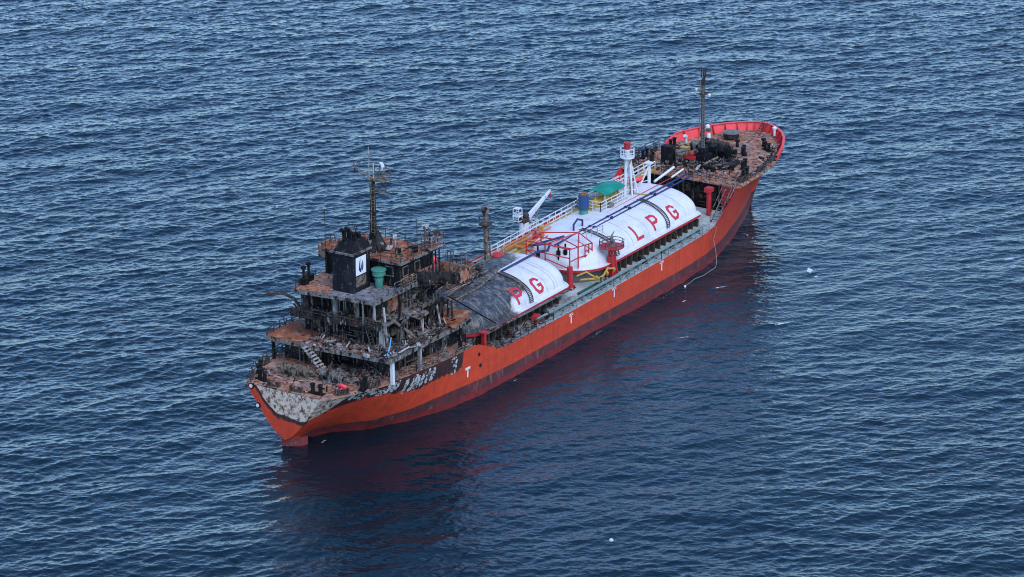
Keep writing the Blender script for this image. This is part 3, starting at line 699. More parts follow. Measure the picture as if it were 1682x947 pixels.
# ------------------------------------------------------------------ top piping, catwalk
b = MB()
for dy, r_ in ((-1.25, .11), (-1.75, .11)):
    b.path([(-13.2, dy, 8.62), (-4.3, dy, 8.6)], r_) if False else None
def pipe_run(name, pts_list, m, r_, flanges=()):
    b = MB()
    for pts in pts_list: b.path(pts, r_, 8)
    for p, q in flanges: b.tube(p, q, r_*1.8, 10)
    return b.build(name, m, ship)
pipe_run('cargo_pipe', [[(-1.6, -1.3, 8.75), (3.5, -1.3, 8.75), (26.6, -1.3, 8.95)], [(3.0, -1.85, 8.65), (26.8, -1.85, 8.8)]], 'navy', .105,
         [((x, y, 8.72+x*.007), (x+.22, y, 8.72+x*.007)) for x in (5.5, 9.2, 13.0, 18.5, 22.3) for y in (-1.3, -1.85)])
pipe_run('cargo_pipe', [[(-11.6, -1.2, 8.5), (-4.6, -1.2, 8.55), (-3.4, -1.6, 8.35), (-1.9, -1.0, 8.6), (-3.6, 0.2, 8.7), (.4, -1.2, 8.75)]], 'navy', .13)
pipe_run('cargo_pipe', [[(3.4, -.6, 8.5), (3.4, -.6, 9.5), (4.2, -.6, 9.9), (5.2, -.6, 9.5), (5.2, -.6, 8.5)]], 'navy', .11)
pipe_run('thin_red_pipe', [[(1.2, -.55, 8.65), (6.0, -.55, 8.7)], [(10, -.35, 8.75), (25.5, -.35, 8.9)]], 'red', .05)
b = MB()
for x in np.arange(4, 24, 2.5):
    b = MB(); b.box(x-.04, x+.04, -2.1, -.2, 8.48+x*.006, 8.58+x*.006); b.tube((x, -2.0, 7.6), (x, -2.0, 8.52+x*.006), .04, 4); b.build('pipe_supports', 'greywhite', ship)

# catwalk: yellow pipe tray with white rails, running forward on the port side of the centre line
def CZ(x): return float(np.interp(x, [-6, 12, 26], [7.05, 7.6, 8.15]))
cw = MB(); CX = [-6.0, 0.0, 6.0, 12.0, 19.0, 27.0]
for ya, yb, z0, z1 in ((3.2, 3.28, -.22, .1), (4.0, 4.08, -.22, .1), (3.28, 4.0, -.06, 0)):
    cw.add([(x, y, CZ(x)+z) for x in CX for y, z in ((ya, z0), (yb, z0), (yb, z1), (ya, z1))], [(i*4+k_, i*4+(k_+1) % 4, i*4+4+(k_+1) % 4, i*4+4+k_) for i in range(len(CX)-1) for k_ in range(4)]+[(0, 1, 2, 3), (23, 22, 21, 20)])
catw = cw.build('catwalk', 'yellow', ship)
rail('railing', [(-6, 3.24, CZ(-6)+.1), (9, 3.24, CZ(9)+.1)], 'white', catw, .85, 1.3, .042, 2)
rail('railing', [(-6, 4.04, CZ(-6)+.1), (12, 4.04, CZ(12)+.1), (27, 4.04, CZ(27)+.1)], 'white', catw, .85, 1.3, .042, 2)
rail('railing', [(18.5, 3.24, CZ(18.5)+.1), (27, 3.24, CZ(27)+.1)], 'white', catw, .85, 1.3, .042, 2)
pipe_run('yellow_pipe', [[(-9.0, 2.3, 8.0), (1.8, 2.3, 8.1), (6.5, 2.3, 8.2)], [(17.5, -.4, 8.75), (21.5, -.9, 8.7)], [(-8, 1.9, 7.9), (-2.4, 1.9, 7.9)]], 'yellow', .15)
pipe_run('yellow_pipe', [[(17.2, 1.9, 8.75), (17.9, -1.0, 8.85)]], 'yellow', .22)
pipe_run('orange_deck_pipe', [[(-5.5, 2.95, 7.9), (4.0, 2.95, 8.0)], [(-5.5, 2.6, 7.75), (-1, 2.6, 7.8), (-.4, 2.2, 7.9), (3.0, 2.2, 8.0)]], 'orangepipe', .09)
pipe_run('orange_manifold', [[(-3.4, 2.0, 8.2), (.6, 1.9, 8.3)], [(-2.2, 1.2, 8.1), (-.4, 2.6, 8.1)], [(-4.6, 1.3, 7.6), (-4.6, 1.3, 6.2)], [(-3.6, 1.4, 8.4), (-3.6, 2.4, 8.4)]], 'orangepipe', .15,
         [((-1.6, 1.95, 8.25), (-1.3, 1.95, 8.25)), ((-2.6, 1.95, 8.25), (-2.3, 1.95, 8.25))])
pipe_run('violet_vapour_pipe', [[(-10, 4.4, 8.3), (8.6, 4.4, 8.55)]], 'red', .13)
pipe_run('long_grey_pipe', [[(-10, 4.0, 8.2), (25, 4.0, 8.5)]], 'greywhite', .13)
# red valve box and red deck pieces by the catwalk
b = MB(); b.lathe(-7.3, 2.3, [(.15, 8.1), (.75, 8.25), (.75, 8.7), (.4, 8.95), (.1, 9.0)], 12); b.build('red_valve_cover', 'red', ship, smooth=True)
for (x, y, z, m) in ((-.1, 2.15, 8.5, 'red'), (1.2, 2.2, 8.6, 'yellow'), (.4, 1.7, 8.3, 'orangepipe')):
    b = MB(); b.box(x-.3, x+.3, y-.3, y+.3, z-.5, z+.35, .3); b.lathe(x, y, [(.12, z+.3), (.12, z+.7), (.35, z+.72), (.35, z+.8), (.05, z+.82)], 10); b.build('valve', m, ship)

# platform with yellow pumps under the green canopy
pf = MB(); pf.box(10.2, 16.0, .2, 3.3, 8.66, 8.8); platf = pf.build('pump_platform', 'yellow', ship)
rail('railing', [(10.2, .22, 8.8), (16.0, .22, 8.8)], 'white', platf, 1.15, 1.2, .045, 3)
rail('railing', [(10.2, .22, 8.8), (10.2, 3.3, 8.8), (16, 3.3, 8.8)], 'white', platf, 1.15, 1.2, .045, 3)
for x in (10.4, 13, 15.8):
    for y in (.4, 3.1): MB().tube((x, y, 7.6), (x, y, 8.66), .08, 5).build('leg', 'white', platf)
b = MB()
for x in (11.5, 13.2, 14.8):
    b.tube((x-.7, 1.7, 9.35), (x+.7, 1.7, 9.35), .42, 12); b.box(x-.75, x+.75, 1.25, 2.15, 8.81, 9.05); b.tube((x, 1.7, 9.5), (x, 1.7, 9.98), .12, 8)
    b.tube((x+.8, 1.7, 9.35), (x+1.0, 1.7, 9.35), .52, 12)
b.build('cargo_compressor', 'yellow', ship, smooth=True)
can = MB(); cx0, cx1, cy0, cy1 = 11.3, 15.6, .3, 3.0
vs = []; nx, ny = 8, 8
for i in range(nx+1):
    for j in range(ny+1):
        u, v = i/nx, j/ny; vs.append((cx0+(cx1-cx0)*u, cy0+(cy1-cy0)*v, 10.55+.55*math.sin(math.pi*v)*(.55+.45*math.sin(math.pi*u))+.12*abs(math.sin(2*math.pi*u))*(-1)))
n_ = len(vs); vs += [(a_, c_, d_-.05) for a_, c_, d_ in vs]
for i in range(nx):
    for j in range(ny):
        q = i*(ny+1)+j; can.f.append((q, q+ny+1, q+ny+2, q+1)); can.f.append((q+n_, q+1+n_, q+ny+2+n_, q+ny+1+n_))
for i in range(nx):
    for j in (0, ny): q = i*(ny+1)+j; can.f.append((q, q+ny+1, q+ny+1+n_, q+n_))
for j in range(ny):
    for i in (0, nx): q = i*(ny+1)+j; can.f.append((q, q+1, q+1+n_, q+n_))
can.v = vs; cano = can.build('green_canopy', 'canopy', ship, smooth=True)
for x in (cx0+.1, cx1-.1):
    for y in (cy0+.1, cy1-.1): MB().tube((x, y, 8.8), (x, y, 10.5), .05, 5).build('canopy_post', 'white', cano)

# blue and green deepwell pump tower
pt = MB(); pt.lathe(9.0, 1.7, [(.58, 7.6), (.58, 7.9), (.48, 7.95), (.5, 8.75)], 14); dw = pt.build('pump_tower', 'teal', ship, smooth=True)
MB().lathe(9.0, 1.7, [(.60, 8.75), (.62, 8.85), (.60, 10.35), (.52, 10.4)], 16).build('motor_housing', 'bluepaint', dw, smooth=True)
MB().lathe(9.0, 1.7, [(.50, 10.41), (.50, 10.5), (.45, 10.56), (.05, 10.58)], 12).build('motor_cap', 'rustroof', dw, smooth=True)
b = MB(); b.tube((9.9, .9, 8.45), (13.4, .1, 8.6), .12, 8); b.tube((10.2, .2, 8.5), (13.0, -.9, 8.6), .1, 8); b.tube((12.0, .3, 8.5), (12.5, .2, 9.3), .35, 10)
b.build('valve_group', 'steel', ship)

# vent mast: white twin-legged lattice with ringed platform and red cap
vx, vy = 17.0, .7
vm = MB(); vm.tube((vx-.35, vy+.35, 8.3), (vx-.2, vy+.2, 13.1), .19, 10, .18); vm.tube((vx, vy-.45, 8.3), (vx-.1, vy-.25, 12.4), .12, 8); vm.tube((vx+.9, vy-.7, 8.3), (vx+.1, vy-.2, 12.6), .09, 6); vm.tube((vx+.8, vy+.2, 8.3), (vx+.1, vy+.2, 12.6), .09, 6)
for z in (9.3, 10.2, 11.1, 12.0):
    t = (z-8.3)/4.3; q = [V(vx-.3, vy+.3, z), V(vx+.9-.8*t, vy-.7+.5*t, z), V(vx+.8-.7*t, vy+.2, z), V(vx, vy-.4, z)]
    vm.tube(q[0], q[1], .05, 4); vm.tube(q[1], q[2], .05, 4); vm.tube(q[2], q[0], .05, 4)
    vm.tube(q[1], q[1]+V(-.1, 0, .85), .04, 4); vm.tube(q[3], q[1], .05, 4); vm.tube(q[0], q[1]+V(-.15, .1, .85), .04, 4)
vmast = vm.build('vent_mast', 'white', ship, smooth=True)
MB().lathe(vx-.15, vy+.1, [(.1, 12.75), (.78, 13.1), (.82, 13.12), (.82, 13.22), (.2, 13.2)], 20).build('platform', 'white', vmast)
b = MB()
for z in (13.75, 14.2): 
    for i in range(16):
        t0, t1 = 2*math.pi*i/16, 2*math.pi*(i+1)/16; b.tube((vx-.15+.80*math.cos(t0), vy+.1+.80*math.sin(t0), z), (vx-.15+.80*math.cos(t1), vy+.1+.80*math.sin(t1), z), .045, 4)
for i in range(8):
    t0 = 2*math.pi*i/8; b.tube((vx-.15+.80*math.cos(t0), vy+.1+.80*math.sin(t0), 13.2), (vx-.15+.80*math.cos(t0), vy+.1+.80*math.sin(t0), 14.2), .04, 4)
b.build('railing', 'white', vmast)
MB().lathe(vx-.15, vy+.1, [(.30, 13.2), (.30, 14.1), (.34, 14.12)], 12).build('vent_pipe', 'white', vmast, smooth=True)
MB().lathe(vx-.15, vy+.1, [(.34, 14.1), (.38, 14.2), (.36, 14.7), (.42, 14.85), (.25, 14.92)], 14).build('red_cap', 'red', vmast, smooth=True)
MB().box(vx+.3, vx+.55, vy-.35, vy+.1, 8.4, 10.6).build('cable_cover', 'rustroof', vmast)
# cross rail with life ring colours beside the vent mast
b = MB(); b.tube((14.9, 3.6, 9.9), (19.5, 3.6, 10.0), .05, 5); b.tube((14.9, 3.6, 9.5), (19.5, 3.6, 9.6), .05, 5); b.build('cross_rail', 'white', ship)
b = MB(); b.tube((18.8, 2.0, 9.75), (20.6, 1.2, 9.75), .26, 8); b.build('pink_hose_reel', 'redbright', ship)

# tank-top white samson post with brace near the forward end
sp = MB(); sp.tube((22.6, 1.4, 8.2), (22.6, 1.4, 11.1), .20, 8); sp.tube((21.0, 1.9, 8.2), (22.4, 1.4, 10.7), .08, 6); sp.tube((21.6, 2.3, 8.2), (22.6, 1.5, 10.7), .07, 6); sp.box(22.2, 23.0, 1.0, 1.8, 11.1, 11.25)
sp.tube((21.3, 2.0, 9.1), (22.5, 1.5, 9.1), .05, 4); sp.tube((21.7, 1.9, 9.9), (22.5, 1.5, 9.9), .05, 4)
sp.build('walkway_support_post', 'white', ship)
b = MB(); b.tube((22.8, .8, 8.6), (26.8, .6, 9.3), .15, 8); b.tube((24.6, -.4, 8.8), (27.3, -.4, 9.1), .12, 8); b.build('white_pipe', 'white', ship)

# deck crane on the port side
cp = MB(); cp.tube((4.4, 6.6, 3.9), (4.4, 6.6, 6.6), .75, 12, .68); crane = cp.build('deck_crane', 'red', ship, smooth=True)
MB().lathe(4.4, 6.6, [(.74, 6.6), (.6, 8.1), (.52, 9.2)], 12).build('pedestal', 'white', crane, smooth=True)
b = MB(); b.box(3.9, 4.9, 6.2, 7.0, 9.2, 9.7); b.tube((4.2, 6.6, 9.9), (4.9, 6.6, 9.9), .35, 10); b.build('slewing_head', 'charpipe', crane)
b = MB(); b.box(3.25, 4.05, 6.5, 7.4, 10.0, 10.12); b.box(3.3, 4.0, 6.6, 7.3, 10.9, 10.98)
for x in (3.3, 4.0):
    for y in (6.6, 7.3): b.tube((x, y, 9.4), (x, y, 10.95), .05, 4)
for z in (9.5, 10.4):
    b.tube((3.3, 6.6, z), (4.0, 6.6, z), .05, 4); b.tube((3.3, 7.3, z), (4, 7.3, z), .05, 4); b.tube((3.3, 6.6, z), (3.3, 7.3, z), .05, 4); b.tube((4.0, 6.6, z), (4.0, 7.3, z), .05, 4)
b.build('operator_cage', 'white', crane)
jb = MB(); p0, p1 = V(4.7, 6.6, 9.3), V(10.4, 7.0, 11.2)
d = (p1-p0).normalized(); s_ = d.cross(V(0, 0, 1)).normalized(); u_ = s_.cross(d)
q0 = [p0+s_*.18*i+u_*.32*j for i, j in ((-1, -1), (1, -1), (1, 1), (-1, 1))]; q1 = [p1+s_*.10*i+u_*.13*j for i, j in ((-1, -1), (1, -1), (1, 1), (-1, 1))]
jb.add(q0+q1, [(3, 2, 1, 0), (4, 5, 6, 7), (0, 1, 5, 4), (1, 2, 6, 5), (2, 3, 7, 6), (3, 0, 4, 7)])
jb.build('jib', 'white', crane); MB().tube(p1-d*.1-V(0, 0, .1), p1-V(0, 0, .9), .1, 6).build('hook_block', 'red', crane)
b = MB(); b.tube((4.9, 6.4, 7.3), (8.0, 6.8, 10.2), .09, 6); b.build('luffing_ram', 'steel', crane)
b = MB()
for x, y in ((5.4, 6.0), (6.3, 6.0), (5.4, 6.8), (6.3, 6.8)): b.tube((x, y, 6.2), (x, y, 8.6), .06, 4)
for z in (7.4, 8.0, 8.6):
    b.tube((5.4, 6, z), (6.3, 6, z), .05, 4); b.tube((5.4, 6.8, z), (6.3, 6.8, z), .05, 4); b.tube((6.3, 6, z), (6.3, 6.8, z), .05, 4); b.tube((5.4, 6, z), (5.4, 6.8, z), .05, 4)
b.build('white_cage_frame', 'white', ship)

# red pipe rack between the tanks, manifold and monitor stand
rk = MB(); xs = (-4.0, -1.1, 1.6); ys = (-4.2, -1.6, .8)
def rackbar(p, q, r_=.07): rk.tube(p, q, r_, 5)
for x, y, z0, z1 in ((-4.0, -1.6, 4, 9.0), (-4.0, .8, 6, 9.0), (-3.2, -4.2, 4.0, 8.6), (-1.5, -4.2, 6.0, 8.4), (1.0, -2.7, 6.6, 9.1), (1.0, -4.4, 5.7, 8.2), (-1.1, .8, 6, 9.1)): rackbar(V(x, y, z0), V(x, y, z1), .08)
for p, q in (((-4, -1.6, 9), (-4, .8, 9)), ((-4, .8, 9), (-1.1, .8, 9.1)), ((-4, -1.6, 9), (1, -2.7, 9.1)), ((-1.1, .8, 9.1), (1, -2.7, 9.1)), ((-3.2, -4.2, 8.6), (1.0, -4.4, 8.2)), ((-4, -1.6, 9), (-3.2, -4.2, 8.6)), ((-3.2, -4.2, 7.6), (-4, -1.6, 8.0)),
             ((-1.5, -4.2, 8.4), (1, -2.7, 9.1)), ((-1.5, -4.2, 8.4), (-1.5, -2.0, 9.05)), ((-4, -1.6, 8), (-4, .8, 8)), ((-4, .8, 8), (-4, -1.6, 7)), ((-4, -1.6, 7.4), (-3.2, -4.2, 6.4)), ((-1.5, -4.2, 7.2), (1.0, -4.4, 7.0)), ((1, -2.7, 9.1), (1, -4.4, 8.2)), ((-4, -.4, 9), (-1.6, -.4, 9.05)), ((-2.4, .8, 9.05), (-2.0, -2.1, 9.0)), ((-3.2, -4.2, 7.2), (-1.5, -4.2, 7.2)), ((1, -2.7, 8.0), (1, -4.4, 7.4)), ((-.3, -4.3, 8.3), (-.3, -4.3, 6.2)), ((.4, -4.35, 8.2), (.4, -4.35, 6.2)), ((-.3, -4.3, 7.0), (.4, -4.35, 7.0)), ((-.3, -4.3, 7.6), (.4, -4.35, 7.6)), ((-4, .8, 9), (-2.6, -4.2, 8.5))): rackbar(Vector(p), Vector(q))
rk.build('red_pipe_rack', 'red', ship)
b = MB(); b.tube((-3.2, -4.2, 3.9), (-3.2, -4.2, 6.3), .32, 10); b.box(-3.6, -2.8, -4.6, -3.8, 3.8, 4.2); b.build('red_post', 'red', ship)
b = MB()
for x, y in ((-1.4, -2.5), (-2.0, -2.0), (-3.6, -.4)): b.tube((x, y, 6.0), (x, y, 8.6), .11, 6); b.tube((x, y, 7.4), (x, y, 7.9), .24, 8)
b.build('black_riser_valves', 'soot', ship)
b = MB(); b.path([(-3.0, -5.4, 5.0), (-1.6, -5.6, 4.7), (-.8, -6.2, 4.6), (.2, -6.3, 4.7), (1.2, -6.2, 5.2), (2.0, -6.4, 5.0)], .11, 8); b.path([(-.8, -6.2, 4.6), (-1.0, -4.9, 5.2), (-2.6, -4.7, 5.2)], .10, 8)
for x in (-1.2, .8, 2.2): b.tube((x, -6.2, 4.75), (x+.22, -6.2, 4.75), .28, 10)
b.build('yellow_manifold', 'yellow', ship, smooth=True)
b = MB()
for x in (-.6, .4): b.tube((x, -6.9, 3.8), (x, -6.9, 4.7), .07, 5); b.tube((x, -6.5, 3.8), (x, -6.5, 4.8), .07, 5)
b.build('black_valve_stand', 'soot', ship)
MB().box(-4.2, -.2, -7.05, -5.75, 3.78, 3.98, R(0)).build('green_drip_tray', 'green', ship)
MB().box(-8.6, -4.6, -7.0, -5.6, 3.74, 3.86).build('pale_deck_plate', 'greywhite', ship)
MB().box(1.4, 4.4, -7.1, -6.0, 3.80, 3.90).build('pale_deck_plate', 'greywhite', ship)
ms = MB()
for dx, dy in ((-.5, -.4), (.5, -.4), (.5, .4), (-.5, .4)): ms.tube((2.6+dx, -5.9+dy, 3.9), (2.6+dx*.35, -5.9+dy*.35, 7.2), .12, 6)
for z in (4.8, 5.8): 
    k_ = 1-.65*(z-3.9)/3.3
    for (a_, c_) in (((-.5, -.4), (.5, -.4)), ((.5, -.4), (.5, .4)), ((.5, .4), (-.5, .4)), ((-.5, .4), (-.5, -.4))): ms.tube((2.6+a_[0]*k_, -5.9+a_[1]*k_, z), (2.6+c_[0]*k_, -5.9+c_[1]*k_, z), .06, 4)
ms.box(2.2, 3.0, -6.2, -5.6, 3.9, 6.2)
mon = ms.build('fire_monitor_stand', 'red', ship)
MB().lathe(2.6, -5.9, [(.6, 7.1), (1.35, 7.2), (1.4, 7.3), (.3, 7.3)], 18).build('platform', 'red', mon)
b = MB()
for i in range(14):
    t0, t1 = 2*math.pi*i/14, 2*math.pi*(i+1)/14
    for z in (7.6, 7.95): b.tube((2.6+1.35*math.cos(t0), -5.9+1.35*math.sin(t0), z), (2.6+1.35*math.cos(t1), -5.9+1.35*math.sin(t1), z), .04, 4)
    if i % 2: b.tube((2.6+1.35*math.cos(t0), -5.9+1.35*math.sin(t0), 7.3), (2.6+1.35*math.cos(t0), -5.9+1.35*math.sin(t0), 7.95), .04, 4)
b.build('railing', 'charpipe', mon)
b = MB(); b.lathe(2.6, -5.9, [(.35, 7.3), (.3, 7.7), (.16, 7.8), (.16, 8.3)], 10); b.tube((2.1, -6.0, 8.3), (3.5, -5.6, 8.6), .12, 8, .07); b.tube((2.4, -5.9, 8.0), (2.4, -6.3, 8.0), .2, 8); b.build('water_cannon', 'steel', mon, smooth=True)
rail('railing', [(1.4, -3.4, 8.1), (4.0, -3.9, 8.0)], 'greywhite', ship, .9, 1.0, .035, 2)
MB().box(.7, 1.3, -3.3, -3.25, 6.9, 7.5).build('small_notice_plate', 'pinkash', ship)

# starboard walkway: teal pipe, rail, brackets, fenders
b = MB(); b.path([(x, -7.05, interp(x, ZMAIN)+.62) for x in (-14, -6, 0, 8, 16, 20.5)], .17, 8); b.path([(x, -6.8, interp(x, ZMAIN)+.35) for x in (-12, -4, 2, 10, 18)], .1, 6)
b.build('deck_side_pipe', 'paleteal', ship)
b = MB()
for x in np.arange(-13, 20, 1.9): b.box(x-.05, x+.05, -7.25, -6.6, interp(x, ZMAIN)+.02, interp(x, ZMAIN)+.5)
b.build('pipe_saddles', 'steel', ship)
rail('railing', [(-21.5, -7.75, 3.65), (-12, -7.75, 3.6)], 'burnt', ship, 1.0, 1.5, .03, 3, .12, random.Random(5))
rail('railing', [(-12, -7.75, 3.6), (0, -7.75, 3.72), (10, -7.75, 3.92), (20.5, -7.75, 4.15)], 'paleteal', ship, 1.0, 1.5, .035, 3)
rail('railing', [(-21.5, 7.75, 3.65), (0, 7.75, 3.72), (20.5, 7.75, 4.2)], 'greywhite', ship, 1.0, 1.5, .035, 3)

# red ventilator post before the forecastle
b = MB(); b.tube((25.2, -5.0, 4.3), (25.2, -5.0, 7.2), .3, 12); rp = b.build('red_vent_post', 'red', ship, smooth=True); b = MB(); b.box(24.75, 25.65, -5.4, -4.6, 7.2, 7.7); b.build('vent_head', 'red', rp)
b = MB(); ladder_mesh(b, (23.2, -6.9, 4.3), (27.0, -7.0, 7.95), (0, 1, 0), 1.0, .42, .06); b.tube((23.2, -6.3, 5.2), (27.0, -6.4, 8.9), .04, 4); b.tube((23.2, -7.5, 5.2), (27.0, -7.6, 8.9), .04, 4)
for t in (0, .5, 1): 
    for y in (-6.35, -7.55): b.tube((23.2+3.8*t, y, 4.3+3.65*t), (23.2+3.8*t, y, 5.2+3.7*t), .035, 4)
b.build('forecastle_stair', 'ashsteel', ship)
rail('railing', [(27.2, 7.4, 7.85), (27.2, -6.0, 7.9)], 'charpipe', ship, 1.0, 1.2, .035, 3, .15, random.Random(2))
rail('railing', [(27.2, -7.6, 7.85), (31, -7.85, 8.0), (34, -7.6, 8.15), (37.2, -7.0, 8.25)], 'charpipe', ship, .95, 1.5, .035, 3, .3, random.Random(4))
rail('railing', [(27.2, 7.8, 7.85), (31, 7.85, 8.0), (35.2, 7.5, 8.2)], 'charpipe', ship, 1.0, 1.5, .035, 3, .2, random.Random(6))

# ------------------------------------------------------------------ forecastle gear
def bollard(x, y, z, m='soot', rz=0.0):
    b = MB()
    for s in (-.45, .45): b.lathe(s, 0, [(.26, 0), (.2, .12), (.2, .85), (.27, .88), (.27, 1.0), (.1, 1.02)], 10)
    b.box(-.85, .85, -.35, .35, -.02, .08)
    o = b.build('mooring_bollard', m, ship, smooth=True); o.location = (x, y, z); o.rotation_euler = (0, 0, rz); return o
b0 = bollard(37.5, -2.6, FZ(37.5)-.05, 'soot', R(20))
for x, y, rz in ((33.0, -5.2, .2), (40.3, -4.2, 1.0), (36.2, 6.3, .0), (31, 7.0, 0), (30.2, -6.9, 0)): copy_tree(b0, ship, (x, y, interp(x, ZTOP)+.05), rz)
for x, y, rz in ((-46.5, 3.6, 1.2), (-46.8, -3.2, 1.6), (-44.6, 5.4, .5), (-43.0, -6.0, .3)): copy_tree(b0, ship, (x, y, interp(x, ZTOP)+.02), rz)
def fairlead(x, y, z, rz):
    b = MB()
    for s in (-.35, .35): b.lathe(s, 0, [(.2, 0), (.15, .1), (.15, .4), (.2, .5)], 10)
    b.box(-.7, .7, -.25, .25, -.02, .08); b.box(-.7, -.6, -.2, .2, .05, .55); b.box(.6, .7, -.2, .2, .05, .55)
    o = b.build('roller_fairlead', 'charpipe', ship); o.location = (x, y, z); o.rotation_euler[2] = rz; return o
f0 = fairlead(29.0, -7.4, FZ(29)-.1, 0)
for x, y, rz in ((33.4, -7.3, -.1), (37.3, -6.5, -.4), (29.5, 7.4, 0), (33.5, 7.3, .1), (-47.4, 1.5, 1.57), (-47.4, -1.2, 1.57), (-45.6, -5.3, -.5), (-42, -6.5, -.2), (-46.6, 4.8, .8), (-42.5, 6.4, .2)): copy_tree(f0, ship, (x, y, interp(x, ZTOP)+.02), rz)
def winch(x, y, z, rz, m, s=1.0):
    e = bpy.data.objects.new('windlass', None); C.objects.link(e); e.parent = ship; e.location = (x, y, z); e.rotation_euler[2] = rz; e.scale = (s, s, s)
    b = MB(); b.box(-1.0, 1.0, -1.9, 1.9, -.02, .16); b.box(-.5, .6, -.35, .35, .16, 1.3); b.box(-.5, .5, -1.75, -1.6, .16, 1.2); b.box(-.5, .5, 1.6, 1.75, .16, 1.2); b.build('frame', m, e)
    for y0 in (-1.0, 1.0):
        b = MB(); b.tube((0, y0-.5, .85), (0, y0+.5, .85), .38, 14); b.tube((0, y0-.55, .85), (0, y0-.45, .85), .68, 16); b.tube((0, y0+.45, .85), (0, y0+.55, .85), .68, 16); b.build('rope_drum', m, e, smooth=True)
    b = MB(); b.tube((0, -2.5, .85), (0, -1.9, .85), .3, 12, .22); b.tube((0, 1.9, .85), (0, 2.5, .85), .22, 12, .3); b.tube((0, -2.4, .85), (0, 2.4, .85), .1, 8); b.build('warping_head', m, e, smooth=True)
    b = MB(); b.tube((.5, 0, .6), (1.5, 0, .6), .32, 12); b.box(.9, 1.4, -.4, .4, .1, .5); b.build('drive_motor', m, e, smooth=True)
    return e
winch(34.6, -.2, FZ(34.6), R(8), 'soot', 1.15); winch(37.4, .6, FZ(37.4), R(-12), 'charpipe', .8)
winch(33.0, 3.5, FZ(33), R(80), 'burnt', .8)
winch(-43.8, 1.6, 5.95, R(5), 'tanpipe', .85); winch(-43.2, -2.4, 5.93, R(-5), 'ashsteel', .8)
# mast house and foremast
mh = MB(); mh.box(29.6, 30.5, 2.6, 4.0, 7.9, 10.2); mh.build('tall_locker', 'soot', ship)
MB().box(30.9, 32.4, 1.8, 3.0, 8.0, 9.3).build('deck_locker', 'ashsteel', ship)
MB().box(32.9, 33.7, 2.4, 3.4, 8.2, 9.3).build('yellow_locker', 'yellow', ship)
b = MB(); b.lathe(34.4, 2.0, [(.5, 8.2), (.5, 9.5), (.42, 9.62), (.1, 9.65)], 12); b.build('grey_tank_vent', 'steel', ship, smooth=True)
b = MB(); b.tube((31.0, 1.0, 9.3), (33.6, .6, 9.3), .3, 8); b.box(31, 33.3, .4, 1.7, 8.6, 9.0); b.build('red_hose_box', 'red', ship)
b = MB(); b.tube((30.2, -1.4, 8.6), (32.6, -1.9, 8.9), .13, 8); b.tube((29.7, 1.8, 9.4), (33.0, -.2, 9.5), .16, 8); b.tube((30.2, 2.2, 8.2), (30.2, 2.2, 9.9), .15, 8); b.build('broken_pipes', 'tanpipe', ship)
MB().box(28.4, 30.6, -1.2, -.9, 8.3, 8.42, R(20), R(12)).build('grey_plank', 'greywhite', ship)
fm = MB(); fm.tube((32.4, 0, 8.1), (32.4, 0, 14.2), .28, 10, .22); fm.tube((32.4, 0, 14.2), (32.5, 0, 18.6), .22, 10, .17); fm.tube((32.0, .28, 10), (32.2, .2, 18), .06, 5); fmast = fm.build('foremast', 'steel', ship, smooth=True)
b = MB(); ladder_mesh(b, (32.1, -.1, 8.2), (32.25, -.1, 17.6), (0, 1, 0), .36, .4, .03); b.build('mast_ladder', 'charpipe', fmast)
b = MB(); b.box(32.0, 32.9, -.45, .45, 16.3, 16.4); b.tube((32.45, -1.1, 16.6), (32.45, 1.1, 16.6), .06, 5); b.build('lamp_bracket', 'charpipe', fmast)
for (x, y, z) in ((32.4, .85, 16.75), (32.4, -.85, 16.3)):
    MB().lathe(x, y, [(.1, z-.2), (.18, z-.08), (.18, z+.1), (.08, z+.2)], 10).build('mast_lamp', 'white', fmast, smooth=True)
b = MB(); b.box(32.3, 32.75, -.22, .22, 18.3, 19.3); b.tube((32.5, 0, 17.4), (32.5, 0, 18.4), .28, 8, .2); b.build('masthead_light', 'burnt', fmast)
b = MB(); b.box(32.3, 32.9, -.9, -.2, 11.9, 12.0); b.tube((32.5, -.5, 12.1), (32.5, -1.0, 12.2), .2, 8); b.build('lamp_bracket', 'steel', fmast)
MB().lathe(32.5, -.6, [(.1, 12.2), (.26, 12.35), (.26, 12.6), (.1, 12.75)], 12).build('horn', 'white', fmast, smooth=True)
MB().lathe(32.5, -.75, [(.1, 11.1), (.25, 11.2), (.22, 11.6), (.1, 11.7)], 10).build('bell', 'white', fmast, smooth=True)
b = MB(); b.box(31.5, 33.3, -.9, .9, 8.05, 9.1); b.box(31.9, 32.9, -.5, .5, 9.1, 9.9); b.build('mast_foot', 'soot', ship)
# hatches
b = MB(); b.prism([(32.6+1.6*math.cos(t)*1.1, -3.7+.45*math.sin(t)) for t in [2*math.pi*i/20 for i in range(20)]], 8.0, 8.5); b.build('deck_hatch', 'burnt', ship)
b = MB(); b.lathe(42.2, 1.7, [(.95, 8.4), (.95, 8.95)], 20); h_ = b.build('round_hatch', 'burnt', ship); MB().lathe(42.2, 1.7, [(1.08, 8.95), (1.08, 9.05), (.2, 9.12)], 20).build('hatch_lid', 'steel', h_)
b = MB(); ladder_mesh(b, (43.7, -.9, 8.6), (45.3, -1.2, 9.9), (.3, 1, 0), .8, .3, .05); b.build('bow_step', 'charpipe', ship)
b = MB(); b.tube((37, 4.9, 8.5), (37, 4.9, 9.3), .14, 8); b.tube((37, 4.9, 9.3), (36.6, 4.9, 9.5), .2, 8); b.build('gooseneck_vent', 'white', ship, smooth=True)
b = MB(); b.tube((44.7, -2.8, 8.6), (44.7, -2.8, 9.5), .14, 8); b.lathe(44.7, -2.8, [(.25, 9.4), (.28, 9.6), (.1, 9.75)], 10); b.build('gooseneck_vent', 'white', ship, smooth=True)
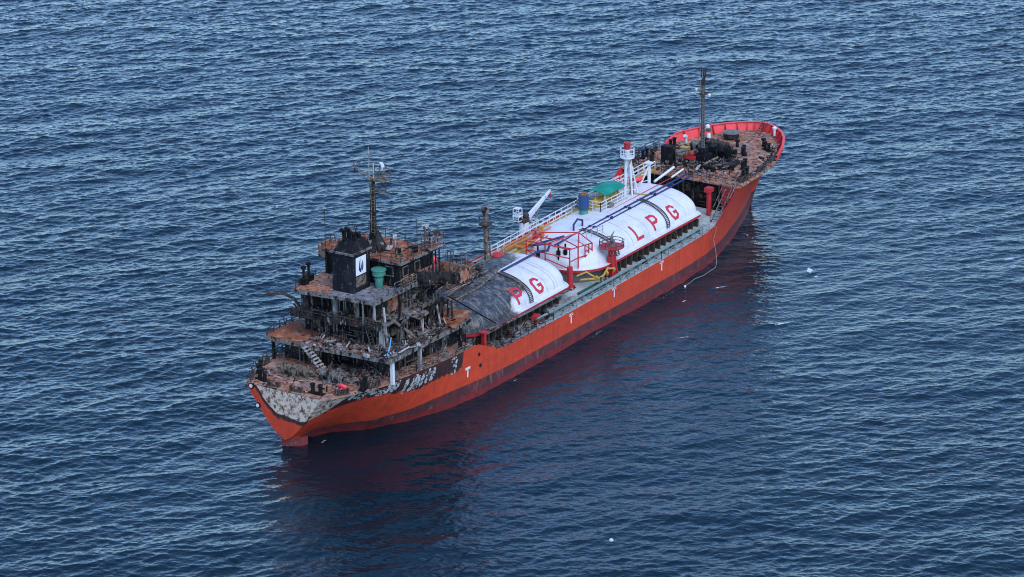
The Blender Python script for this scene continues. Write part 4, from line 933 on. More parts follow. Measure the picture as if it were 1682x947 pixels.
for x, y, hh in ((29.2, 5.0, .9), (30.5, 5.6, 1.1), (28.6, 6.6, .7), (35.9, 3.4, .8), (39.6, -.6, .8), (41.3, -3.2, .9), (38.8, 3.2, .7), (31.4, -4.6, .7)):
    b = MB(); b.lathe(x, y, [(.2, interp(x, ZTOP)+.05), (.16, interp(x, ZTOP)+hh), (.34, interp(x, ZTOP)+hh+.03), (.3, interp(x, ZTOP)+hh+.2), (.05, interp(x, ZTOP)+hh+.28)], 10); b.build('mushroom_vent', 'burnt' if x < 36 else 'soot', ship, smooth=True)

# ------------------------------------------------------------------ superstructure
ZP, ZBD, ZD3, ZD4, ZRF = 5.85, 8.4, 10.9, 13.35, 16.0
def openings(parent, face, pos, zs, wid, hgt, name='window', frame='ashsteel'):
    """framed dark openings: face 'aft' at x=pos[0] with y list, or 'side' at y=pos[0] with x list"""
    for c in pos[1]:
        b = MB(); g = MB(); k_ = pos[0]; t = .06
        if face == 'aft':
            for y0, y1, z0, z1 in ((c-wid/2-.09, c+wid/2+.09, zs+hgt, zs+hgt+.09), (c-wid/2-.09, c+wid/2+.09, zs-.09, zs), (c-wid/2-.09, c-wid/2, zs, zs+hgt), (c+wid/2, c+wid/2+.09, zs, zs+hgt)): b.box(k_-t, k_-.003, y0, y1, z0, z1)
            g.box(k_-.03, k_-.004, c-wid/2, c+wid/2, zs, zs+hgt)
        else:
            for x0, x1, z0, z1 in ((c-wid/2-.09, c+wid/2+.09, zs+hgt, zs+hgt+.09), (c-wid/2-.09, c+wid/2+.09, zs-.09, zs), (c-wid/2-.09, c-wid/2, zs, zs+hgt), (c+wid/2, c+wid/2+.09, zs, zs+hgt)): b.box(x0, x1, k_-t, k_-.003, z0, z1)
            g.box(c-wid/2, c+wid/2, k_-.03, k_-.004, zs, zs+hgt)
        o = b.build(name, frame, parent); g.build('opening', 'glassdark', parent) if False else g.build(name+'_opening', 'glassdark', parent)
def warped_plate(name, m, poly, z, th, parent, amp=.08, seed=1, sub=.7):
    """deck plate with a slightly buckled top: filled grid clipped to a convex polygon"""
    rng = random.Random(seed); b = MB(); xs0, xs1 = min(p[0] for p in poly), max(p[0] for p in poly)
    n = max(2, int((xs1-xs0)/sub)); cols = []
    def span(x):
        ys = []
        for (ax, ay), (bx, by) in zip(poly, poly[1:]+poly[:1]):
            if (ax-x)*(bx-x) <= 0 and abs(ax-bx) > 1e-9: ys.append(ay+(by-ay)*(x-ax)/(bx-ax))
        return (min(ys), max(ys)) if ys else (0, 0)
    ny = 12; top = []
    for i in range(n+1):
        x = xs0+(xs1-xs0)*i/n; x_ = min(max(x, xs0+1e-4), xs1-1e-4); y0, y1 = span(x_)
        top.append([(x, y0+(y1-y0)*j/ny, z+rng.uniform(-amp, amp)*.6) for j in range(ny+1)])
    m_ = ny+1
    for r_ in top: b.v += r_
    off = len(b.v); b.v += [(x, y, z_-th) for x, y, z_ in b.v[:off]]
    for i in range(n):
        for j in range(ny):
            q = i*m_+j; b.f += [(q, q+m_, q+m_+1, q+1), (q+off, q+1+off, q+m_+1+off, q+m_+off)]
        for j in (0, ny): q = i*m_+j; b.f.append((q, q+m_, q+m_+off, q+off))
    for i in (0, n):
        for j in range(ny): q = i*m_+j; b.f.append((q, q+1, q+1+off, q+off))
    return b.build(name, m, parent)
# tier 1 (on the poop deck)
t1 = MB(); t1.prism([(-39.4, -5.2), (-27.0, -5.9), (-27.0, 5.9), (-39.8, 6.0), (-39.8, .6), (-38.2, .2), (-38.2, -5.2)], 5.5, 8.2)
tier1 = t1.build('poop_house', 'burnt', ship)
MB().box(-39.88, -39.83, 2.7, 3.5, 5.95, 7.9).build('door_opening', 'glassdark', tier1)
MB().box(-39.95, -39.83, 2.55, 2.7, 5.9, 8.0).build('door_frame', 'greywhite', tier1)
openings(tier1, 'side', (-5.55, (-35.5,)), 6.7, .5, .5); openings(tier1, 'side', (-5.8, (-31, -28.8)), 6.7, .5, .5)
bd = warped_plate('boat_deck', 'pinkash', [(-41.6, 6.9), (-41.6, 2.6), (-40.9, -7.5), (-26.6, -7.6), (-26.6, 7.6), (-40.5, 7.4)], ZBD, .16, ship, .1, 3)
MB().wall([(-41.62, 7.0, ZBD), (-41.62, 2.4, ZBD), (-40.95, -7.52, ZBD)], .06, -.36, .06).build('edge_plate', 'ashsteel', bd)
MB().wall([(-40.9, -7.62, ZBD), (-26.5, -7.66, ZBD)], .06, -.40, .03).build('edge_plate', 'ashsteel', bd)
warped_plate('rust_deck_patch', 'rustroof', [(-41.5, 6.8), (-41.5, 2.9), (-38, 2.6), (-36.5, 4.5), (-37, 7.0), (-40.4, 7.2)], ZBD+.08, .05, ship, .05, 5)
rf_ = MB(); rf_.prism([(-30.8, -8.3), (-26.5, -7.4), (-26.9, -4.6), (-29.6, -5.6)], lambda x, y: 8.62+.10*(x+30), lambda x, y: 8.72+.10*(x+30)); rf_.build('rusty_roof_plate', 'rustroof', ship)
for i, (x, m) in enumerate(((-40.0, 'white'), (-35.4, 'greywhite'), (-31.2, 'ashsteel'), (-28.4, 'burnt'))):
    MB().box(x-.17, x+.17, -7.4, -7.1, 5.6, 8.2).build('deck_pillar', m, ship)
for x in (-40.8, -36): MB().box(x-.12, x+.12, 6.5, 6.75, 5.6, 8.2).build('deck_pillar', 'burnt', ship)
# stair from the boat deck down to the poop
st = MB(); P0, P1 = V(-41.7, 1.3, 8.35), V(-42.6, -2.0, 5.9)
P0, P1 = V(-41.8, 1.9, 8.45), V(-41.9, -.8, 5.85)
dd = P1-P0
for s in (-.42, .42): st.tube(P0+V(s, 0, 0), P1+V(s, 0, 0), .09, 4)
stair = st.build('poop_stair', 'pinkash', ship)
b = MB()
for i in range(10):
    c = P0.lerp(P1, (i+.5)/10); b.box(c.x-.5, c.x+.5, c.y-.13, c.y+.1, c.z-.03, c.z+.06)
b.build('step_treads', 'greywhite', stair)
# tier 2
t2 = MB(); t2.box(-38.0, -27.4, -4.7, 4.7, 8.3, 10.75); tier2 = t2.build('second_tier_house', 'soot', ship)
MB().box(-38.6, -38.45, -5.35, -4.75, 8.45, 10.8).build('white_corner_plate', 'greywhite', tier2)
d3 = warped_plate('third_deck', 'ashsteel', [(-40.3, 4.6), (-39.3, -5.6), (-27, -5.6), (-27, 5.2), (-39.6, 5.2)], ZD3, .14, ship, .08, 7)
MB().wall([(-40.32, 4.7, ZD3), (-39.32, -5.62, ZD3)], .06, -.35, .55).build('aft_bulwark', 'burnt', d3)
# tier 3
t3 = MB(); t3.box(-37.6, -28.0, -4.1, 4.1, 10.8, 13.2); t3.box(-39.6, -37.6, 3.1, 3.9, 10.8, 13.2); t3.box(-38.6, -37.6, -1.9, -.9, 10.8, 13.2)
tier3 = t3.build('third_tier_house', 'burnt', ship)
MB().box(-39.0, -38.85, -4.6, -4.45, 10.9, 13.1).build('white_stanchion', 'greywhite', tier3)
MB().box(-38.7, -38.6, .3, .7, 10.95, 13.0).build('pale_panel', 'greywhite', tier3); MB().box(-38.9, -38.8, -2.6, -2.0, 10.95, 13.0).build('pale_panel', 'ashsteel', tier3)
MB().box(-36.2, -34.6, -4.18, -4.12, 11.2, 12.8).build('rusty_side_panel', 'rustroof', tier3)
openings(tier3, 'side', (-4.12, (-32.8, -30.8)), 11.9, .5, .55)
# funnel deck
d4 = warped_plate('funnel_deck', 'greydeck', [(-40.4, 4.0), (-39.4, -4.95), (-28.2, -4.95), (-28.2, 4.9), (-39.4, 4.9)], ZD4, .14, ship, .03, 9)
warped_plate('rust_deck_patch', 'rustdeck', [(-40.2, 3.9), (-39.9, .6), (-36, .9), (-35, 4.8), (-39.3, 4.8)], ZD4+.07, .05, ship, .04, 11)
MB().wall([(-40.42, 4.1, ZD4), (-39.42, -4.97, ZD4)], .06, -.28, .10).build('edge_plate', 'ashsteel', d4)
MB().wall([(-39.42, -4.99, ZD4), (-32.4, -4.99, ZD4)], .06, -.30, .08).build('edge_plate', 'ashsteel', d4)
rail('railing', [(-39.4, -4.9, ZD4+.02), (-32.4, -4.9, ZD4+.02)], 'ashsteel', ship, .95, 1.1, .035, 3, .15, random.Random(9))
rail('railing', [(-40.3, 4.0, ZD4+.02), (-36, 4.8, ZD4+.02)], 'charpipe', ship, .9, 1.1, .035, 3, .3, random.Random(10))
rail('railing', [(-40.3, 4.4, ZD3), (-39.4, -5.3, ZD3)], 'charpipe', ship, 1.0, 1.1, .04, 2, .3, random.Random(11))
rail('railing', [(-41.5, 6.8, ZBD), (-38.0, 7.2, ZBD), (-30, 7.4, ZBD)], 'charpipe', ship, 1.0, 1.2, .04, 3, .3, random.Random(12))
rail('railing', [(-40.9, -7.5, ZBD), (-31, -7.5, ZBD)], 'charpipe', ship, .9, 1.2, .045, 3, .35, random.Random(13))
rail('railing', [(-47.6, 4.1, 6.0), (-45.5, 5.5, 5.95), (-43, 6.5, 5.9), (-40, 7.0, 5.8), (-36, 7.4, 5.7)], 'charpipe', ship, 1.05, 1.3, .04, 3, .25, random.Random(14))
rail('railing', [(-40, -7.1, 5.75), (-35, -7.5, 5.65), (-30, -7.8, 5.6), (-27, -7.85, 5.55)], 'ashsteel', ship, .9, 1.3, .04, 3, .25, random.Random(15))
# wheelhouse
wh = MB(); wh.box(-34.6, -29.0, -4.55, 4.55, ZD4, 15.85); wheel = wh.build('wheelhouse', 'soot', ship)
MB().box(-34.5, -29.1, -4.62, -4.56, 13.4, 14.25).build('rusted_lower_panel', 'rustdeck', wheel)
openings(wheel, 'aft', (-34.6, (-3.3,)), 14.5, .85, .85, 'window'); openings(wheel, 'side', (-4.56, (-33.7, -31.7)), 14.45, .75, .85, 'window', 'tanpipe')
openings(wheel, 'side', (-4.56, (-30.1,)), 13.5, .8, 2.0, 'door', 'burnt')
roof = warped_plate('wheelhouse_roof', 'rustroof', [(-34.9, 4.9), (-34.9, -4.9), (-28.8, -5.0), (-28.6, 0), (-28.8, 5.0)], ZRF, .16, ship, .05, 15)
MB().wall([(-34.92, 4.9, ZRF), (-34.92, -4.92, ZRF), (-28.8, -5.02, ZRF)], .05, -.22, .06).build('roof_edge', 'ashsteel', roof)
rail('railing', [(-34.8, 4.7, ZRF), (-34.8, -4.8, ZRF), (-29, -4.9, ZRF), (-29, 4.8, ZRF), (-34.8, 4.7, ZRF)], 'charpipe', roof, .95, 1.2, .033, 2, .3, random.Random(16))
for x, y, s in ((-32.5, -2.9, .5), (-31.2, -4.0, .55), (-33.9, 1.6, .5), (-33.0, 2.6, .45)): MB().box(x-s/2, x+s/2, y-s/2, y+s/2, 16.05, 16.05+s*1.1, .4).build('burnt_equipment_box', 'soot', roof)
b = MB(); b.tube((-31.0, -1.5, 16.0), (-31.0, -1.5, 17.2), .1, 6); b.box(-31.5, -30.6, -1.7, -1.3, 17.1, 17.3, .6); b.box(-32.4, -31.2, -1.6, -1.1, 16.15, 16.3, .4); b.build('radar_scanner', 'greywhite', roof)
# searchlight platform at the roof's forward starboard corner
sl_ = MB(); sl_.box(-30.6, -28.3, -5.6, -4.2, 16.25, 16.4)
for x in (-30.5, -29.4, -28.4):
    for y in (-5.5, -4.3): sl_.tube((x, y, 16.3), (x, y, 17.6), .05, 4)
for z in (16.8, 17.2, 17.6): sl_.tube((-30.5, -5.5, z), (-28.4, -5.5, z), .045, 4); sl_.tube((-30.5, -4.3, z), (-28.4, -4.3, z), .045, 4); sl_.tube((-30.5, -5.5, z), (-30.5, -4.3, z), .045, 4); sl_.tube((-28.4, -5.5, z), (-28.4, -4.3, z), .045, 4)
sl_.tube((-29.2, -3.9, 16.0), (-29.2, -3.9, 18.0), .07, 6); spl = sl_.build('light_platform', 'pinkash', roof)
MB().lathe(-29.2, -3.9, [(.1, 18.0), (.36, 18.1), (.36, 18.25), (.1, 18.33)], 14).build('antenna_dome', 'greywhite', roof, smooth=True)
b = MB(); b.tube((-29.3, -5.0, 17.5), (-28.9, -5.4, 17.7), .28, 10); b.tube((-29.9, -4.9, 16.4), (-29.9, -4.9, 17.9), .09, 6); b.build('searchlight', 'burnt', roof)
b = MB()
for x, y in ((-28.7, -4.7), (-28.9, -5.3), (-29.9, -5.2)): b.tube((x, y, 13.4), (x, y, 16.2), .09, 6)
b.build('corner_post', 'burnt', ship)
# bridge wings: open boxes reaching out to both sides
def wing(s):
    b = MB(); x0, x1 = -32.3, -28.4; yi, yo = 4.7, 8.7
    fl = [(x0, s*yi), (x1, s*yi), (x1+.1, s*yo), (x0+2.0, s*yo)]
    if s < 0: fl = fl
    else: fl = fl[::-1]
    b.prism(fl if s > 0 else fl[::-1], ZD4-.14, ZD4)
    g = b.build('bridge_wing', 'burnt', ship)
    a_ = MB(); a_.add([(x0, s*yi, ZD4-.5), (x0+2.0, s*yo, ZD4+.1), (x0+2.0, s*yo, ZD4+1.1), (x0, s*yi, ZD4+1.1), (x0+.08, s*yi, ZD4-.5), (x0+2.08, s*yo, ZD4+.1), (x0+2.08, s*yo, ZD4+1.1), (x0+.08, s*yi, ZD4+1.1)],
                      [(0, 1, 2, 3), (7, 6, 5, 4), (0, 4, 5, 1), (1, 5, 6, 2), (2, 6, 7, 3), (3, 7, 4, 0)]); a_.build('aft_bulwark', 'burnt' if s < 0 else 'rustdeck', g)
    c_ = MB(); c_.add([(x1, s*yi, ZD4-.1), (x1+.1, s*yo, ZD4+.1), (x1+.1, s*yo, ZD4+1.15), (x1, s*yi, ZD4+1.15), (x1+.08, s*yi, ZD4-.1), (x1+.18, s*yo, ZD4+.1), (x1+.18, s*yo, ZD4+1.15), (x1+.08, s*yi, ZD4+1.15)],
                      [(0, 1, 2, 3), (7, 6, 5, 4), (0, 4, 5, 1), (1, 5, 6, 2), (2, 6, 7, 3), (3, 7, 4, 0)]); c_.build('front_bulwark', 'rustdeck', g)
    d_ = MB(); d_.add([(x0+2.0, s*yo, ZD4), (x1+.15, s*yo, ZD4), (x1+.15, s*yo, ZD4+1.13), (x0+2.0, s*yo, ZD4+1.1), (x0+2.0, s*(yo-.07), ZD4), (x1+.15, s*(yo-.07), ZD4), (x1+.15, s*(yo-.07), ZD4+1.13), (x0+2.0, s*(yo-.07), ZD4+1.1)],
                      [(0, 1, 2, 3), (7, 6, 5, 4), (0, 4, 5, 1), (1, 5, 6, 2), (2, 6, 7, 3), (3, 7, 4, 0)]); d_.build('end_plate', 'rustdeck', g)
    for k_ in range(1, 5):
        y = s*(yi+(yo-yi)*k_/5); MB().box(x1-.14, x1-.01, y-.05, y+.05, ZD4, ZD4+1.1).build('stiffener', 'tanpipe', g)
    for y in (5.6, 7.0): MB().tube((x1-.8, s*y, ZD4-.1), (x1-1.2, s*4.3, 11.2), .12, 6).build('wing_strut', 'burnt', g)
wing(-1); wing(1)
# funnel
fn = MB(); x0, x1, y0, y1 = -38.35, -35.6, -1.65, .9
fn.add([(x0, y0, ZD4), (x1, y0, ZD4), (x1, y1, ZD4), (x0, y1, ZD4), (x0+.15, y0+.05, 17.2), (x1+.2, y0+.05, 17.35), (x1+.2, y1-.05, 17.35), (x0+.15, y1-.05, 17.2)],
       [(3, 2, 1, 0), (4, 5, 6, 7), (0, 1, 5, 4), (1, 2, 6, 5), (2, 3, 7, 6), (3, 0, 4, 7)])
M['funnel'] = weathered('black_funnel_paint', (.010, .012, .018), [((.03, .03, .036), .7, .5, .7, (1, 1, .5)), ((.13, .07, .04), 1.5, .62, .68, (1, 1, 1)), ((.09, .085, .085), 2.6, .60, .68, (1, 1, .3))], .7)
funnel = fn.build('funnel', 'funnel', ship)
b = MB(); b.box(x0-.05, x1+.4, y0-.12, y1+.12, 17.2, 17.36); b.build('funnel_rim', 'ashsteel', funnel)
b = MB(); b.add([(x0+.2, y0+.1, 17.36), (x1+.3, y0+.1, 17.36), (x1+.3, y1-.1, 17.36), (x0+.2, y1-.1, 17.36), (x0+1.0, y0+.6, 18.1), (x1+.2, y0+.6, 18.3), (x1+.2, y1-.3, 18.3), (x0+1.0, y1-.3, 18.1)],
      [(4, 5, 6, 7), (0, 1, 5, 4), (1, 2, 6, 5), (2, 3, 7, 6), (3, 0, 4, 7)]); b.build('funnel_top', 'soot', funnel)
for x, y, h_ in ((-37.2, .1, 1.35), (-36.4, -.5, .9), (-36.1, .4, 1.1), (-35.5, -.4, .6)):
    b = MB(); b.tube((x, y, 17.6), (x, y, 17.9+h_), .2, 10); b.tube((x, y, 17.9+h_), (x-.5, y, 18.1+h_), .21, 10); b.build('exhaust_pipe', 'soot', funnel, smooth=True)
EB = MB(); EB.add([(-37.9, y0-.045, 15.05), (-36.25, y0-.045, 15.05), (-36.15, y0-.01, 16.85), (-37.8, y0-.01, 16.85), (-37.9, y0-.015, 15.05), (-36.25, y0-.015, 15.05), (-36.15, y0+.02, 16.85), (-37.8, y0+.02, 16.85)],
       [(0, 1, 2, 3), (7, 6, 5, 4), (0, 4, 5, 1), (1, 5, 6, 2), (2, 6, 7, 3), (3, 7, 4, 0)])
emb = EB.build('emblem_board', 'emblem', funnel)
def flame(pts, nm):
    b = MB(); f_ = lambda u, v, o: V(-37.9+1.65*u+.08*v, y0-.045+.035*v-o, 15.05+1.8*v)
    n_ = len(pts); b.add([f_(u, v, .012) for u, v in pts]+[f_(u, v, .0) for u, v in pts], [tuple(range(n_))]+[(i, (i+1) % n_, n_+(i+1) % n_, n_+i) for i in range(n_)]); b.build(nm, 'blueletter', emb)
flame([(.30, .42), (.28, .30), (.36, .18), (.47, .13), (.55, .30), (.60, .50), (.58, .66), (.52, .45), (.46, .30), (.43, .45), (.44, .75), (.46, .90), (.36, .75)], 'emblem_flame')
flame([(.53, .13), (.66, .22), (.74, .42), (.72, .62), (.62, .80), (.64, .60), (.62, .42), (.57, .28)], 'emblem_flame')
MB().box(-37.9, -36.3, y0-.06, y0-.01, 13.9, 14.9).build('burnt_patch_panel', 'tanpipe', funnel)
# green ventilator on the funnel deck
gv = MB(); gv.lathe(-35.4, -2.6, [(.34, ZD4), (.38, ZD4+.1), (.46, ZD4+1.0), (.3, ZD4+1.1), (.3, ZD4+1.3)], 16); vent = gv.build('green_ventilator', 'teal', ship, smooth=True)
MB().lathe(-35.4, -2.6, [(.60, ZD4+1.25), (.66, ZD4+1.3), (.68, ZD4+1.8)], 18).build('vent_drum', 'teal', vent, smooth=True)
MB().lathe(-35.4, -2.6, [(.76, ZD4+1.8), (.76, ZD4+1.92), (.1, ZD4+2.0)], 20).build('vent_cap', 'teal', vent, smooth=True)
# black vent boxes at the port edge of the funnel deck
for x, y in ((-38.6, 4.2), (-37.4, 4.5)):
    b = MB(); b.box(x-.4, x+.4, y-.35, y+.35, ZD4+.05, ZD4+.7); b.tube((x, y, ZD4+.7), (x, y, ZD4+1.7), .13, 8); b.lathe(x, y, [(.13, ZD4+1.6), (.28, ZD4+1.7), (.28, ZD4+1.9), (.1, ZD4+2)], 10); b.build('black_vent_box', 'soot', ship)
# davit arm reaching out to port
b = MB(); b.path([(-38.6, 4.8, 10.9), (-38.8, 5.4, 11.8), (-39.3, 6.3, 12.3), (-40.2, 7.3, 12.4)], .16, 6); b.tube((-40.2, 7.3, 12.4), (-40.2, 7.5, 12.3), .25, 6); b.build('port_davit', 'charpipe', ship)
# starboard davits and burnt lifeboat gear
for x, m in ((-36.6, 'ashsteel'), (-31.8, 'burnt')):
    b = MB(); b.path([(x, -5.9, 8.4), (x, -6.2, 10.6), (x+.1, -6.9, 11.6), (x+.3, -7.6, 11.8)], .2, 6); b.tube((x, -5.2, 8.4), (x, -6.2, 10.6), .1, 5); b.build('lifeboat_davit', m, ship)
b = MB(); b.box(-34.2, -31.6, -6.2, -5.3, 10.35, 10.43, .1, R(16), 0); b.build('hanging_plate', 'ashsteel', ship)
b = MB(); b.tube((-37.6, -4.9, 11.6), (-35.2, -7.3, 8.5), .16, 6); b.tube((-38.9, -4.9, 10.9), (-38.0, -6.6, 8.5), .12, 6); b.build('fallen_beam', 'tanpipe', ship)
for i in range(26):
    rr = random.Random(100+i); x = rr.uniform(-38.2, -28.4); y = -rr.uniform(4.9, 6.9); z1 = rr.choice((10.8, 13.1, 11.6, 12.4)) if y > -5.6 else rr.uniform(9.4, 11.2)
    b = MB(); b.tube((x, y, 8.45), (x+rr.uniform(-.35, .35), y+rr.uniform(-.2, .3), z1), rr.uniform(.05, .13), 6); b.build('buckled_stanchion', rr.choice(('burnt', 'ashsteel', 'charpipe', 'greywhite', 'soot')), ship)
b = MB(); ladder_mesh(b, (-38.9, -3.5, 10.7), (-39.5, -4.8, 8.4), (1, 0, 0), .6, .28, .05); b.build('inclined_ladder', 'charpipe', ship)
b = MB(); ladder_mesh(b, (-30.9, -5.2, 13.3), (-32.9, -5.5, 10.8), (0, 1, 0), .6, .28, .05); b.build('inclined_ladder', 'burnt', ship)
for y in (-3.4, -1.2, .9, 2.8): MB().box(-39.5, -39.4, y-.06, y+.06, 8.4, 10.8).build('aft_stanchion', 'burnt', ship)
for y in (-3.6, 2.6): MB().box(-39.6, -39.5, y-.07, y+.07, 10.9, 13.2).build('aft_stanchion', 'ashsteel', ship)

def fittings(parent, face, pos, lo, hi, z0, z1, n, seed, mats=('burnt', 'ashsteel', 'charpipe', 'tanpipe')):
    rng = random.Random(seed)
    for mi, m in enumerate(mats):
        b = MB()
        for i in range(n//len(mats)):
            c = rng.uniform(lo, hi); k_ = rng.random(); zz = rng.uniform(z0, z1-.3); d = rng.uniform(.08, .3)
            if k_ < .35: w_, a_, e_ = .045, z0, z1
            elif k_ < .6: w_, a_, e_ = rng.uniform(.1, .35), zz, min(z1, zz+rng.uniform(.3, .9))
            elif k_ < .8: w_, a_, e_ = rng.uniform(.5, 1.0), zz, zz+.07
            else: w_, a_, e_ = .06, zz, min(z1, zz+rng.uniform(.6, 1.4))
            sg = -1
            if face == 'aft': b.box(pos-d, pos-.004-.001*i, c-w_, c+w_, a_, e_)
            else: b.box(c-w_, c+w_, pos-d if pos < 0 else pos+.004, pos-.004-.001*i if pos < 0 else pos+d, a_, e_)
        o = b.build('wall_fittings', m, parent); o['kind'] = 'stuff'
fittings(tier1, 'aft', -39.8, .8, 5.8, 5.9, 8.2, 24, 1); fittings(tier1, 'side', -5.55, -38, -28, 5.7, 8.2, 40, 2); fittings(tier1, 'aft', -38.2, -5.0, .1, 5.9, 8.2, 24, 12)
fittings(tier2, 'aft', -38.0, -4.6, 4.6, 8.4, 10.7, 48, 3); fittings(tier2, 'side', -4.7, -37.8, -27.6, 8.4, 10.7, 56, 4)
fittings(tier3, 'aft', -37.6, -4.0, 3.0, 10.9, 13.1, 44, 5, ('burnt', 'ashsteel', 'charpipe', 'greywhite')); fittings(tier3, 'side', -4.1, -37.4, -28.2, 10.9, 13.1, 56, 6)
fittings(wheel, 'aft', -34.6, 1.0, 4.4, 13.5, 15.7, 12, 7, ('soot', 'burnt')); fittings(wheel, 'side', -4.62, -34.4, -29.2, 13.5, 14.2, 10, 8, ('burnt', 'charpipe'))
fittings(fb, 'aft', 27.3, -5.4, 7.2, 4.6, 7.5, 60, 9, ('soot', 'burnt', 'charpipe', 'burnt'))
# radar mast
rm = MB(); mx, my = -32.6, -.2
rm.add([(mx-.9, my-1.0, 16.0), (mx+.9, my-1.0, 16.0), (mx+.9, my+1.0, 16.0), (mx-.9, my+1.0, 16.0), (mx-.28, my-.28, 18.0), (mx+.28, my-.28, 18.0), (mx+.28, my+.28, 18.0), (mx-.28, my+.28, 18.0)],
       [(4, 5, 6, 7), (0, 1, 5, 4), (1, 2, 6, 5), (2, 3, 7, 6), (3, 0, 4, 7)])
rm.tube((mx-.05, my, 17.8), (mx, my, 23.4), .25, 8, .18); rm.tube((mx-.1, my+.45, 17.0), (mx-.05, my+.35, 22.8), .06, 5); rmast = rm.build('radar_mast', 'burnt', ship)
b = MB(); ladder_mesh(b, (mx-.4, my-.1, 17.6), (mx-.3, my-.1, 22.9), (0, 1, 0), .42, .32, .035); b.build('mast_ladder', 'tanpipe', rmast)
b = MB(); b.box(mx-.5, mx+.9, my-1.6, my+.5, 23.3, 23.42)
for x, y in ((mx+.8, my-1.5), (mx-.4, my-1.5), (mx+.8, my-.2), (mx+.8, my+.4)): b.tube((x, y, 23.4), (x, y, 24.4), .04, 4)
b.tube((mx+.8, my-1.5, 24.4), (mx+.8, my+.4, 24.4), .035, 4); b.tube((mx-.4, my-1.5, 24.4), (mx+.8, my-1.5, 24.4), .035, 4); b.tube((mx+.8, my-1.5, 23.9), (mx+.8, my+.4, 23.9), .035, 4)
b.build('radar_platform', 'tanpipe', rmast)
b = MB(); b.tube((mx+.3, my-.9, 24.3), (mx+.3, my-.9, 24.75), .1, 6); b.box(mx-.3, mx+.9, my-1.05, my-.75, 24.75, 24.95, .8); b.build('radar_scanner', 'white', rmast)
b = MB(); b.tube((mx, my, 23.4), (mx-.2, my+2.1, 24.1), .08, 5); b.tube((mx-.2, my+2.1, 23.9), (mx-.2, my+2.1, 24.9), .06, 5); b.tube((mx, my+.2, 24.6), (mx-.2, my+2.1, 24.8), .03, 4); b.tube((mx, my-.1, 23.9), (mx+.1, my-2.2, 24.0), .05, 5); b.build('yard', 'tanpipe', rmast)
b = MB(); b.tube((mx-.1, my+.4, 23.4), (mx-.1, my+.4, 26.6), .045, 5, .03); b.tube((mx+.1, my, 23.4), (mx+.1, my, 24.9), .08, 5); b.build('aerial', 'greywhite', rmast)
b = MB(); b.box(mx+.1, mx+.8, my-1.1, my+.1, 22.0, 22.1); b.tube((mx+.7, my-1.0, 22.1), (mx+.7, my-1.0, 22.7), .04, 4); b.tube((mx+.7, my, 22.1), (mx+.7, my, 22.7), .04, 4); b.tube((mx+.7, my-1, 22.7), (mx+.7, my, 22.7), .04, 4); b.build('lower_platform', 'tanpipe', rmast)
for x, y, z0, z1 in ((-34.4, 4.6, 15.4, 19.6), (-34.0, 2.2, 16, 18.4), (-29.4, -3.0, 16, 18.6), (-33.2, -4.6, 16, 17.6), (-30.6, -4.75, 16, 18.5), (-33.9, .9, 16, 17.6), (-31.5, 3.8, 16, 17.7), (-30.5, 1.0, 16, 17.5)):
    b = MB(); b.tube((x, y, z0), (x+.03, y, z1), .05, 5, .03); b.tube((x, y, z1-.1), (x, y, z1+.15), .09, 5); b.build('whip_aerial', 'charpipe', ship)

# charred vent mast just forward of the bridge
px_, py_ = -8.5, 3.0
pm = MB(); pm.tube((px_, py_, 7.2), (px_, py_, 12.6), .26, 10, .22); pm.tube((px_+.5, py_-.3, 7.4), (px_+.2, py_-.1, 11.6), .1, 6); pm.tube((px_-.4, py_-.3, 7.4), (px_-.1, py_-.1, 12.2), .1, 6)
for z in (8.4, 9.4, 10.4, 11.2): pm.tube((px_-.3, py_-.25, z), (px_+.4, py_-.25, z), .05, 4)
cm = pm.build('charred_vent_mast', 'tanpipe', ship, smooth=True)
MB().lathe(px_, py_, [(.2, 12.2), (.28, 12.6), (.45, 12.7), (.45, 13.3), (.35, 13.4)], 12).build('vent_head', 'ashsteel', cm, smooth=True)
MB().lathe(px_, py_, [(.25, 11.1), (.75, 11.4), (.75, 11.5), (.25, 11.5)], 14).build('platform', 'charpipe', cm)
b = MB()
for i in range(12):
    t0, t1 = 2*math.pi*i/12, 2*math.pi*(i+1)/12; b.tube((px_+.72*math.cos(t0), py_+.72*math.sin(t0), 12.1), (px_+.72*math.cos(t1), py_+.72*math.sin(t1), 12.1), .04, 4)
    if i % 3 == 0: b.tube((px_+.72*math.cos(t0), py_+.72*math.sin(t0), 11.5), (px_+.72*math.cos(t0), py_+.72*math.sin(t0), 12.1), .035, 4)
b.build('railing', 'charpipe', cm)

# burnt pipework over the aft tank and in front of the bridge
rr = random.Random(21)
for i in range(27):
    y = 3.9-i*.19; z = 8.4+rr.uniform(-.3, .25); xa, xb = rr.uniform(-23, -17), rr.uniform(-15, -9.5)
    if y < -.2: xb = rr.uniform(-20, -16)
    b = MB(); b.path([(xa, y, z+rr.uniform(-.2, .3)), ((xa+xb)/2, y+rr.uniform(-.1, .1), z+rr.uniform(-.1, .1)), (xb, y, z)], rr.uniform(.06, .13), 6)
    b.build('burnt_pipe', rr.choice(('charpipe', 'tanpipe', 'ashsteel', 'pinkash')), ship)
b = MB(); b.path([(-24, -2.2, 8.0), (-17.0, -2.0, 8.05), (-12.6, -1.4, 8.5)], .09, 6); b.build('scorched_pipe', 'tanpipe', ship)
b = MB(); b.path([(-24.6, -4.6, 6.6), (-13.5, -1.7, 8.35)], .05, 6); b.build('scorched_red_pipe', 'red', ship) if False else None
b = MB()
for x in np.arange(-22.5, -9, 1.7):
    b.box(x-.06, x+.06, -1.8, 4.4, 8.05, 8.15)
b.build('pipe_bridge_beams', 'charpipe', ship)
